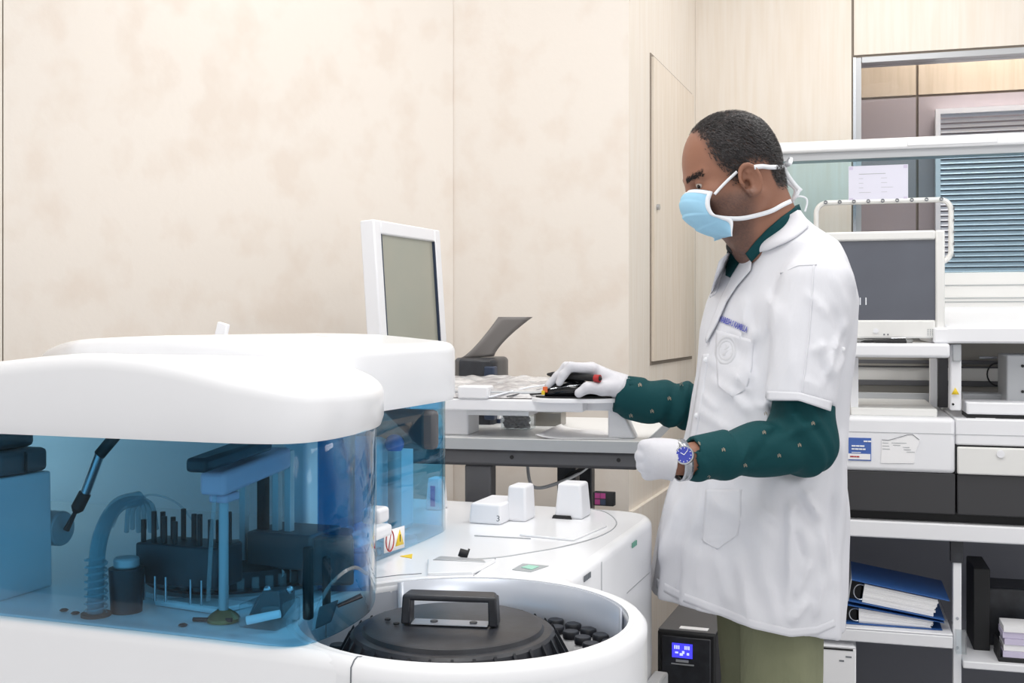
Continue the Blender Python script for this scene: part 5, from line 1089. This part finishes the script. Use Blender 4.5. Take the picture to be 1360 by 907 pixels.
# hair: thousands of short strands combed back over the scalp
bh = BVHTree.FromPolygons([tuple(v) for v in V1], [tuple(int(i) for i in q) for q in Q1])
idx_ = np.where(ml_ > -.006)[0]; hv = []; hf = []
area_n = 15000
from_ = RNG.choice(idx_, area_n)
for k_, i in enumerate(from_):
    q = hq[i]; mlv = ml_[i]
    dens = min(1, max(0, (mlv+.006)/.022)); 
    if q[2] > .075 and q[0] < .02 and q[0] > -.05 and abs(q[1]) < .045: dens *= .6
    if RNG.rand() > dens: continue
    base = fromhead(q+RNG.uniform(-.0015, .0015, 3)); loc_, nrm, _, _ = bh.find_nearest(base)
    if loc_ is None: continue
    lq = Vector((q[0], q[1], q[2])); flow = fromhead((q[0]-.04, q[1]*1.05, q[2]-(.05 if abs(q[1]) > .05 or q[0] < -.07 else .0)))-fromhead(q)
    flow = flow+Vector(RNG.uniform(-.022, .022, 3)); flow = (flow-nrm*flow.dot(nrm)).normalized()
    L = (.011 if q[2] > .03 else .006)*(.7+.6*RNG.rand())*(.5+.5*dens); side = flow.cross(nrm)*.00055
    a = loc_+nrm*.0002; b = loc_+flow*L*.55+nrm*(.0016+.0022*RNG.rand()*dens); c = loc_+flow*L+nrm*(.0012+.0022*RNG.rand())
    n_ = len(hv); hv += [a-side, a+side, b-side, b+side, c]; hf += [(n_, n_+1, n_+3, n_+2), (n_+2, n_+3, n_+4)]
mesh_obj('hair', hv, hf, HAIR, man, world=True, smooth=False)
for s_ in (1, -1):
    c = (.0762, .031*s_, -.0105); MB().ball(fromhead(c), .0122, 20, 14).build('eyeball', EYEW, man, world=True)
    dq = Vector((.8, .55*s_, -.28)).normalized()*.0085; ic = fromhead((c[0]+dq.x*.95, c[1]+dq.y*.95, c[2]+dq.z*.95)); MB().ball(ic, .0052, 14, 10).build('iris', IRIS, man, world=True)
    bw = [fromhead((.098-.024*t*t, s_*(.010+.040*t), .002+.007*t)) for t in [i/10 for i in range(11)]]
    ev = []; ef = []
    for _ in range(420):
        t = RNG.rand()*.98; j = int(t*10); p_ = bw[j].lerp(bw[min(j+1, 10)], t*10-j)+hz_*RNG.normal()*.0024; l_, nr, _, _ = bh.find_nearest(p_)
        d_ = ((bw[min(j+1, 10)]-bw[j]).normalized()+hz_*RNG.uniform(-.1, .6)); d_ = (d_-nr*d_.dot(nr)).normalized(); sd = d_.cross(nr)*.0005; n_ = len(ev)
        ev += [l_+nr*.0003-sd, l_+nr*.0003+sd, l_+d_*.0055+nr*.0008]; ef.append((n_, n_+1, n_+2))
    mesh_obj('eyebrow', ev, ef, BROW, man, world=True, smooth=False)
# ---- collar and lapels of the coat
bvs = bvh
CW = COATM
drape('coat_collar', [(1060, 279), (1042, 290), (1021, 305), (1001, 322), (991, 333)], [(1074, 301), (1058, 314), (1042, 323), (1022, 332), (1000, 337)], CW, 24, 10, .007, .003, bulge=.004, dflt=2.17)
drape('near_lapel', [(1000, 325), (985, 345), (971, 368), (958, 395), (946, 425), (937, 450)], [(999, 335), (997, 358), (978, 380), (965, 400), (953, 428), (938, 456)], CW, 30, 10, .0075, .0022, bulge=.002, dflt=2.13, relief=lambda s_, t_: .005*t_)
drape('far_lapel', [(972, 334), (966, 350), (958, 368), (951, 390)], [(969, 335), (955, 347), (950, 368), (943, 395)], CW, 16, 5, .004, .003, dflt=2.17)
drape('shirt_collar', [(1057, 274), (1038, 288), (1018, 305), (1003, 321), (990, 337)], [(1063, 283), (1048, 297), (1028, 315), (1012, 333), (998, 348)], SHIRT, 20, 4, .002, .002, dflt=2.16, bv=BVHTree.FromPolygons([tuple(v) for v in skV], [tuple(int(i) for i in q) for q in skQ]))
drape('shirt_front', [(992, 334), (982, 350), (972, 370)], [(967, 326), (965, 345), (964, 366)], SHIRT, 14, 6, .002, .002, dflt=2.2)
MB().ball(P(971, 327, 2.19), (.010, .012, .014)).build('collar_tip', BLACKM, man, world=True)
# pocket flaps, seams and crest
drape('chest_pocket', [(951, 438), (951, 470), (953, 512), (972, 527)], [(1001, 452), (999, 490), (992, 517), (972.5, 527.5)], CW, 24, 16, .0006, .0012)
drape('hip_pocket', [(937, 650), (935, 690), (932, 718), (952, 729)], [(985, 650), (984, 690), (980, 711), (952.5, 729.5)], CW, 24, 14, .0006, .0012)
drape('sleeve_hem', [(1019, 519), (1062, 521), (1105, 533)], [(1018, 532), (1061, 532), (1103, 546)], CW, 20, 5, .0025, .002)
drape('shoulder_seam', [(1036, 362), (1060, 351), (1085, 350)], [(1036, 364), (1060, 353), (1085, 352)], CW, 14, 3, .0012, .001)
drape('sleeve_seam', [(1080, 352), (1074, 440), (1064, 524)], [(1082, 352), (1076, 440), (1066, 524)], CW, 30, 3, .0008, .001)
drape('hem_band', [(872, 768), (905, 786), (950, 803), (1000, 823), (1050, 835), (1085, 832), (1108, 822)], [(872, 781), (905, 798), (950, 815), (1000, 835), (1050, 846), (1085, 843), (1110, 832)], CW, 60, 4, .0004, .0012)
drape('front_placket', [(933, 470), (922, 540), (914, 590)], [(942, 470), (932, 540), (923, 590)], CW, 30, 4, .0025, .002)
def crest(s, t):
    x, y = (t-.5)*2, (s-.5)*2; r = math.hypot(x, y)
    return .0022*math.exp(-((r-.82)/.09)**2)+.0016*math.exp(-((r-.60)/.06)**2)+(.0016*(math.sin(x*9+3*math.sin(y*6))*math.sin(y*8)) if r < .5 else 0)
cg = []
for i in range(22):
    r_ = i/21; row = []
    for j in range(65):
        a = 2*math.pi*j/64; x, y = r_*math.cos(a), r_*math.sin(a); h_, _ = hit(964+15.5*x, 465+21*y-1.5*x)
        row.append(h_-(h_-ORI).normalized()*((.0012+crest(y/2+.5, x/2+.5)) if r_ < .97 else -.001))
    cg.append(row)
MB().grid(cg).build('embroidered_crest', mat('raised_white_thread', 'd4d5da', .8), man, world=True, angle=None)
for i, (x, y) in enumerate(((938, 478), (926, 552))): h_, n_ = hit(x, y); MB().ball(h_-(h_-ORI).normalized()*.003, (.006, .003, .006)).build('coat_button', WHITE2, man, world=True)
h_, n_ = hit(1119, 464); MB().ball(h_, (.005, .005, .005)).build('coat_stud', WHITE2, man, world=True)
p0, _ = hit(955, 425); p1, _ = hit(991, 441)
if True:
    cu = bpy.data.curves.new('t', 'FONT'); cu.body = 'NARESH S KAMBLI.A'; cu.size = .0175; cu.extrude = .0002; cu.resolution_u = 1; cu.offset = .0006
    to = bpy.data.objects.new('t', cu); COL.objects.link(to); me = bpy.data.meshes.new_from_object(to.evaluated_get(bpy.context.evaluated_depsgraph_get())); vs = [v.co.copy() for v in me.vertices]; fs = [tuple(p.vertices) for p in me.polygons]; bpy.data.objects.remove(to)
    mxx = max(v.x for v in vs); out = []
    for v in vs:
        t = v.x/mxx; px = 955+36.5*t+v.y/.0175*3.0; py = 426+15.5*t-v.y/.0175*10.5; h_, _ = hit(px, py); out.append(h_-(h_-ORI).normalized()*(.0045+v.z))
    mesh_obj('name_embroidery', out, fs, INKB, man, world=True, smooth=False)
# ---- mask
def HP(px, py, yl):                               # picture point on the head-frame sheet y = yl
    dr = P(px, py, 1)-ORI; t = ((HO-ORI).dot(hy_)+yl)/dr.dot(hy_); q = ORI+dr*t-HO; return Vector((q.dot(hx_), yl, q.dot(hz_)))
Cc = [(914, 254), (907, 262), (906, 275), (911, 289), (924, 302), (942, 312), (962, 316)]; Ee = [(947, 255), (943, 266), (944, 277), (950, 285), (962, 288), (973, 293), (972, 314)]
cs = spline([HP(x, y, 0) for x, y in Cc], 86); es = spline([HP(x, y, .058) for x, y in Ee], 86)
rows = []; rowsm = []
for i in range(86):
    t = i/85; fr_ = (t*4.4) % 1.0; pl = (.0026*(1-fr_) if fr_ > .12 else .0026*fr_/.12)*math.sin(math.pi*t)**.5-.001; row = []
    for j in range(-14, 15):
        s = abs(j)/14; k = 1-math.cos(s*math.pi/2); y = (.060+.0*t)*math.sin(s*math.pi/2)**.9*(1 if j >= 0 else -1)
        q = cs[i].lerp(es[i], k); row.append(fromhead((q.x+pl*(1-k)+.001, y, q.z-pl*.6*(1-k))))
    rows.append(row)
MB().grid(rows).build('face_mask', MASKB, man, world=True, solid=.0015, angle=None)
top = [rows[i] for i in (0, 2, 4, 6)]; MB().grid([[q+(q-HO).normalized()*.0012 for q in r] for r in top]).build('mask_top_binding', MASKW, man, world=True, solid=.0015, angle=None)
for sgn in (1, -1):
    cols = [[rows[i][14+sgn*jj]+hy_*sgn*.0012+hx_*.0 for i in range(86)] for jj in (12, 13, 14)]; MB().grid(cols).build('mask_side_binding', MASKW, man, world=True, solid=.0018, angle=None)
def ribbon(pts, wd, name, proj=True, off=.003):
    c = []
    for p in pts:
        if len(p) == 3: c.append(P(*p))
        else:
            h_, _ = hit(p[0], p[1], 2.165, bh); c.append(h_-(h_-ORI).normalized()*off)
    c = spline(c, 30); rws = [[], []]
    for i, q in enumerate(c):
        t = (c[min(i+1, 29)]-c[max(i-1, 0)]).normalized(); vdir = (q-ORI).normalized(); sd = t.cross(vdir).normalized()*wd/2; rws[0].append(q+sd); rws[1].append(q-sd)
    MB().grid(rws).build(name, MASKW, man, world=True, solid=.0012, angle=None)
ribbon([(949, 258), (958, 248), (968, 238), (979, 228)], .0055, 'mask_strap'); ribbon([(1002, 222), (1012, 221), (1022, 222), (1030, 222), (1040, 222, 2.135)], .0085, 'mask_strap', off=.004)
ribbon([(950, 288), (965, 290), (985, 290), (1005, 286), (1025, 280), (1040, 272), (1051, 267, 2.145)], .0085, 'mask_strap', off=.004)
ribbon([(1040, 222, 2.165), (1046, 216, 2.16), (1050, 211, 2.15), (1049, 217, 2.14), (1043, 220, 2.15)], .008, 'mask_tie'); ribbon([(1041, 222, 2.16), (1047, 234, 2.15), (1056, 246, 2.15), (1064, 254, 2.15)], .0085, 'mask_tie'); ribbon([(1040, 224, 2.17), (1044, 240, 2.16), (1056, 252, 2.16), (1052, 268, 2.17)], .0065, 'mask_tie')
ribbon([(1062, 251, 2.15), (1058, 260, 2.15), (1050, 268, 2.16)], .006, 'mask_tie'); ribbon([(1051, 267, 2.16), (1060, 261, 2.15), (1070, 263, 2.15), (1072, 270, 2.15), (1069, 281, 2.15)], .0035, 'mask_tie')
MB().ball(P(1041, 222, 2.165), (.006, .006, .007)).ball(P(1051, 267, 2.17), (.006, .006, .006)).build('mask_knot', MASKW, man, world=True)
# ---- gloves
def chain(p, pts, rs, k=.006):
    f = None
    for i in range(len(pts)-1):
        g = cap(p, pts[i], pts[i+1], rs[i], rs[i+1]); f = g if f is None else smin(f, g, k)
    return f
def glove_far(p):
    f = chain(p, [P(786, 490, 2.43), P(758, 487, 2.425), P(748, 498, 2.425), P(743, 508, 2.425)], [.0125, .0100, .0092, .0082])          # index
    f = np.minimum(f, chain(p, [P(784, 489, 2.455), P(752, 487, 2.452), P(740, 500, 2.452), P(728, 512, 2.452)], [.0125, .0100, .0092, .0082]))
    f = np.minimum(f, chain(p, [P(786, 492, 2.478), P(758, 490, 2.478), P(745, 502, 2.478), P(736, 513, 2.478)], [.012, .0095, .009, .008]))
    f = np.minimum(f, chain(p, [P(790, 497, 2.498), P(768, 497, 2.500), P(757, 507, 2.502), P(750, 517, 2.502)], [.011, .009, .008, .0075]))
    pm = smin(cap(p, P(786, 491, 2.445), P(824, 514, 2.445), .0165, .026), cap(p, P(788, 495, 2.485), P(824, 514, 2.46), .014, .026), .02)
    pm = smin(pm, cap(p, P(824, 516, 2.45), P(834, 522, 2.45), .027, .029), .01)
    f = smin(f, pm, .008)
    th = chain(p, [P(822, 515, 2.43), P(800, 516, 2.412), P(780, 515, 2.400), P(769, 522, 2.400)], [.021, .0150, .0115, .0100]); f = smin(f, th, .010)
    ax = V3((P(838, 526, 2.45)-P(820, 514, 2.45)).normalized()); tt = (p-V3(P(820, 514, 2.45)))@ax; f = f-.0009*np.sin(tt*420+3*wob(p, 50, 1))*sst(tt, -.01, .01)
    return np.maximum(f, (p-V3(P(838, 522, 2.45)))@V3((1, 0, -.25))/1.03)
V, Q = nets(glove_far, (P(715, 0, 2.43).x, 2.36, 1.06), (P(845, 0, 2.45).x, 2.55, 1.21), .0022); cloth('right_glove', V, Q, GLOVE)
def glove_near(p):
    f = smin(cap(p, P(886, 603, 1.925), P(866, 598, 1.925), .024, .020), cap(p, P(886, 614, 1.925), P(868, 618, 1.925), .026, .020), .02)
    f = smin(f, ell(p, P(874, 609, 1.934), (.022, .017, .030)), .010)
    kn = [(857, 594, 1.925), (853, 606, 1.925), (855, 618, 1.925), (861, 629, 1.928)]
    for i, (x, y, d) in enumerate(kn):
        a = P(866+i, y+(2-i)*1.0, 1.925); b = P(x, y, d); c = P(x+3, y+1, d+.034); e = P(x+22, y, d+.036); r_ = (.0118, .0122, .0118, .0105)[i]
        f = smin(f, chain(p, [a, b, c, e], [r_+.001, r_, r_*.93, r_*.85]), .0028)
    f = smin(f, chain(p, [P(884, 600, 1.94), P(870, 592, 1.955), P(858, 596, 1.968), P(856, 608, 1.974)], [.016, .0125, .011, .0095]), .008)
    cuffp = V3((P(897, 612, 1.925)-P(880, 609, 1.925)).normalized()); t = (p-V3(P(893, 611, 1.925)))@cuffp
    f = smin(f, cap(p, P(880, 609, 1.925), P(902, 612, 1.925), .031, .0335), .012)
    f = np.minimum(np.maximum(f, t-.004), np.sqrt((np.linalg.norm((p-V3(P(893, 611, 1.925)))-t[:, None]*cuffp, axis=1)-.0335)**2+(t-.003)**2)-.0022)
    return f-.0008*wob(p, 90, .4)
V, Q = nets(glove_near, (P(840, 0, 1.92).x, 1.865, .985), (P(908, 0, 1.93).x, 2.01, 1.11), .0024); cloth('left_glove', V, Q, GLOVE)
# ---- wrist watch
wc_ = P(903, 606, 1.905); axw = (WRI-EL).normalized(); 
ax2 = Vector((0, 0, 1)); e1 = (Vector((0, -1, .35))-axw*Vector((0, -1, .35)).dot(axw)).normalized(); e2 = axw.cross(e1)
bc = P(904, 611, 1.928)
strap = [bc+(e1*math.cos(a)+e2*math.sin(a)*1.0)*.0345 for a in [i*math.pi/16 for i in range(33)]]
rws = [[q-axw*.008, ] for q in strap]; MB().grid([[q-axw*.008 for q in strap], [q+axw*.008 for q in strap]]).build('watch_band', STEEL, man, world=True, solid=.003, angle=None)
def disc(c, n, r, h, mm, nm): MB().cyl(c, c+n*h, r, n=28).build(nm, mm, man, world=True)
dn = (e1*1.0-axw*-.55).normalized(); dn = (e1+axw*.65).normalized(); dc = bc+e1*.033+axw*.004
disc(dc, dn, .0160, .007, STEEL, 'watch_case'); disc(dc+dn*.0071, dn, .0135, .0008, WDIAL, 'watch_dial')
hx2 = dn.cross(Vector((0, 0, 1))).normalized(); hz2 = hx2.cross(dn)
for a_, L in ((.5, .007), (2.2, .010)): d_ = hx2*math.cos(a_)+hz2*math.sin(a_); MB().tube([dc+dn*.0085, dc+dn*.0085+d_*L], .0006, 6).build('watch_hand', INKW, man, world=True)
for i in range(12): a_ = i*math.pi/6; d_ = hx2*math.cos(a_)+hz2*math.sin(a_); MB().tube([dc+dn*.0083+d_*.0105, dc+dn*.0083+d_*.0128], .0005, 5).build('hour_mark', INKW, man, world=True)

def on_sleeve(o_):
    M = INV[man.name].inverted(); return BVHTree.FromPolygons([M @ v.co for v in o_.data.vertices], [tuple(p.vertices) for p in o_.data.polygons])
for o_, pts in ((bpy.data.objects['near_sleeve'], ((1017, 549), (1015, 574), (961, 597), (928, 589), (942, 634), (1062, 591), (990, 618), (1035, 605), (1080, 562))), (bpy.data.objects['far_sleeve'], ((850, 511), (889, 529), (866, 546), (905, 510), (838, 552)))):
    bv = on_sleeve(o_)
    for k, (x, y) in enumerate(pts):
        for dx, dy, w_ in ((-2.0, .6, 1.3), (.2, -.6, 1.4), (2.2, .4, 1.0)):
            c4 = []
            for ax_, ay_ in ((-w_, -2.0), (0, -2.2), (w_, 1.4), (-.2, 2.2)):
                h_, _ = hit(x+dx*.8+ax_*.6, y+dy+ay_, 2.0, bv); c4.append(h_-(h_-ORI).normalized()*.0012)
            mesh_obj('shirt_motif', c4, [(0, 1, 2, 3)], MOTIF, man, world=True, smooth=False)

# ---- pieces that belong to a part hang under that part
SUB = {'handle_leg': 'handle', 'screw': 'handle_plate', 'iris': 'eyeball', 'watch_case': 'watch_band', 'watch_dial': 'watch_band', 'watch_hand': 'watch_band', 'hour_mark': 'watch_band',
       'coat_collar': 'lab_coat', 'near_lapel': 'lab_coat', 'far_lapel': 'lab_coat', 'chest_pocket': 'lab_coat', 'hip_pocket': 'lab_coat', 'sleeve_hem': 'lab_coat', 'shoulder_seam': 'lab_coat', 'sleeve_seam': 'lab_coat', 'hem_band': 'lab_coat',
       'front_placket': 'lab_coat', 'embroidered_crest': 'lab_coat', 'name_embroidery': 'lab_coat', 'coat_button': 'lab_coat', 'coat_stud': 'lab_coat', 'shirt_collar': 'shirt', 'shirt_front': 'shirt', 'collar_tip': 'shirt',
       'mask_top_binding': 'face_mask', 'mask_side_binding': 'face_mask', 'mask_strap': 'face_mask', 'mask_tie': 'face_mask', 'mask_knot': 'face_mask', 'shirt_motif': None,
       'drawer_catch': 'drawer', 'notice_strip': 'blue_notice', 'notice_lettering': 'blue_notice', 'notice_red_lettering': 'blue_notice', 'leaflet_curl': 'curled_leaflet', 'leaflet_print': 'curled_leaflet', 'warning_triangle': None,
       'prohibition_ring': 'warning_sticker', 'prohibition_bar': 'warning_sticker', 'exclamation_bar': 'warning_sticker', 'display_glyphs': 'display', 'display_lcd': 'display_label', 'silver_cap': 'wash_column', 'manifold_pin': 'wash_manifold',
       'wash_needle': 'wash_manifold', 'rail_screw': 'lift_rail', 'column_screw': 'white_column', 'housing_screw': 'pump_housing', 'trim_clip': 'opening_trim', 'valve_cap': 'valve_head', 'valve_rib': 'valve_head', 'valve_plate': 'valve_head',
       'screen_gasket': 'screen', 'cuvette': 'reaction_carousel', 'bolt': 'apron', 'print_lines': 'sheet', 'tape_tab': 'sheet', 'magenta_square': 'carton', 'dark_square': 'carton', 'printed_mark': 'carton', 'output_slot': 'printer_body'}
bname = lambda o: o.name.rsplit('.', 1)[0] if o.name[-4:-3] == '.' and o.name[-3:].isdigit() else o.name
cen = lambda o: sum((Vector(c) for c in o.bound_box), Vector())/8
for root in [o for o in COL.objects if o.type == 'EMPTY' and o.parent is None]:
    kids = [o for o in root.children if o.type == 'MESH']
    for o in kids:
        b = bname(o); tgt = SUB.get(b)
        if b == 'shirt_motif': tgt = ('near_sleeve', 'far_sleeve')
        if b == 'lettering' : tgt = 'screen'
        if not tgt: continue
        c = [k for k in kids if bname(k) in (tgt if isinstance(tgt, tuple) else (tgt,))]
        if c: o.parent = min(c, key=lambda k: (cen(k)-cen(o)).length)
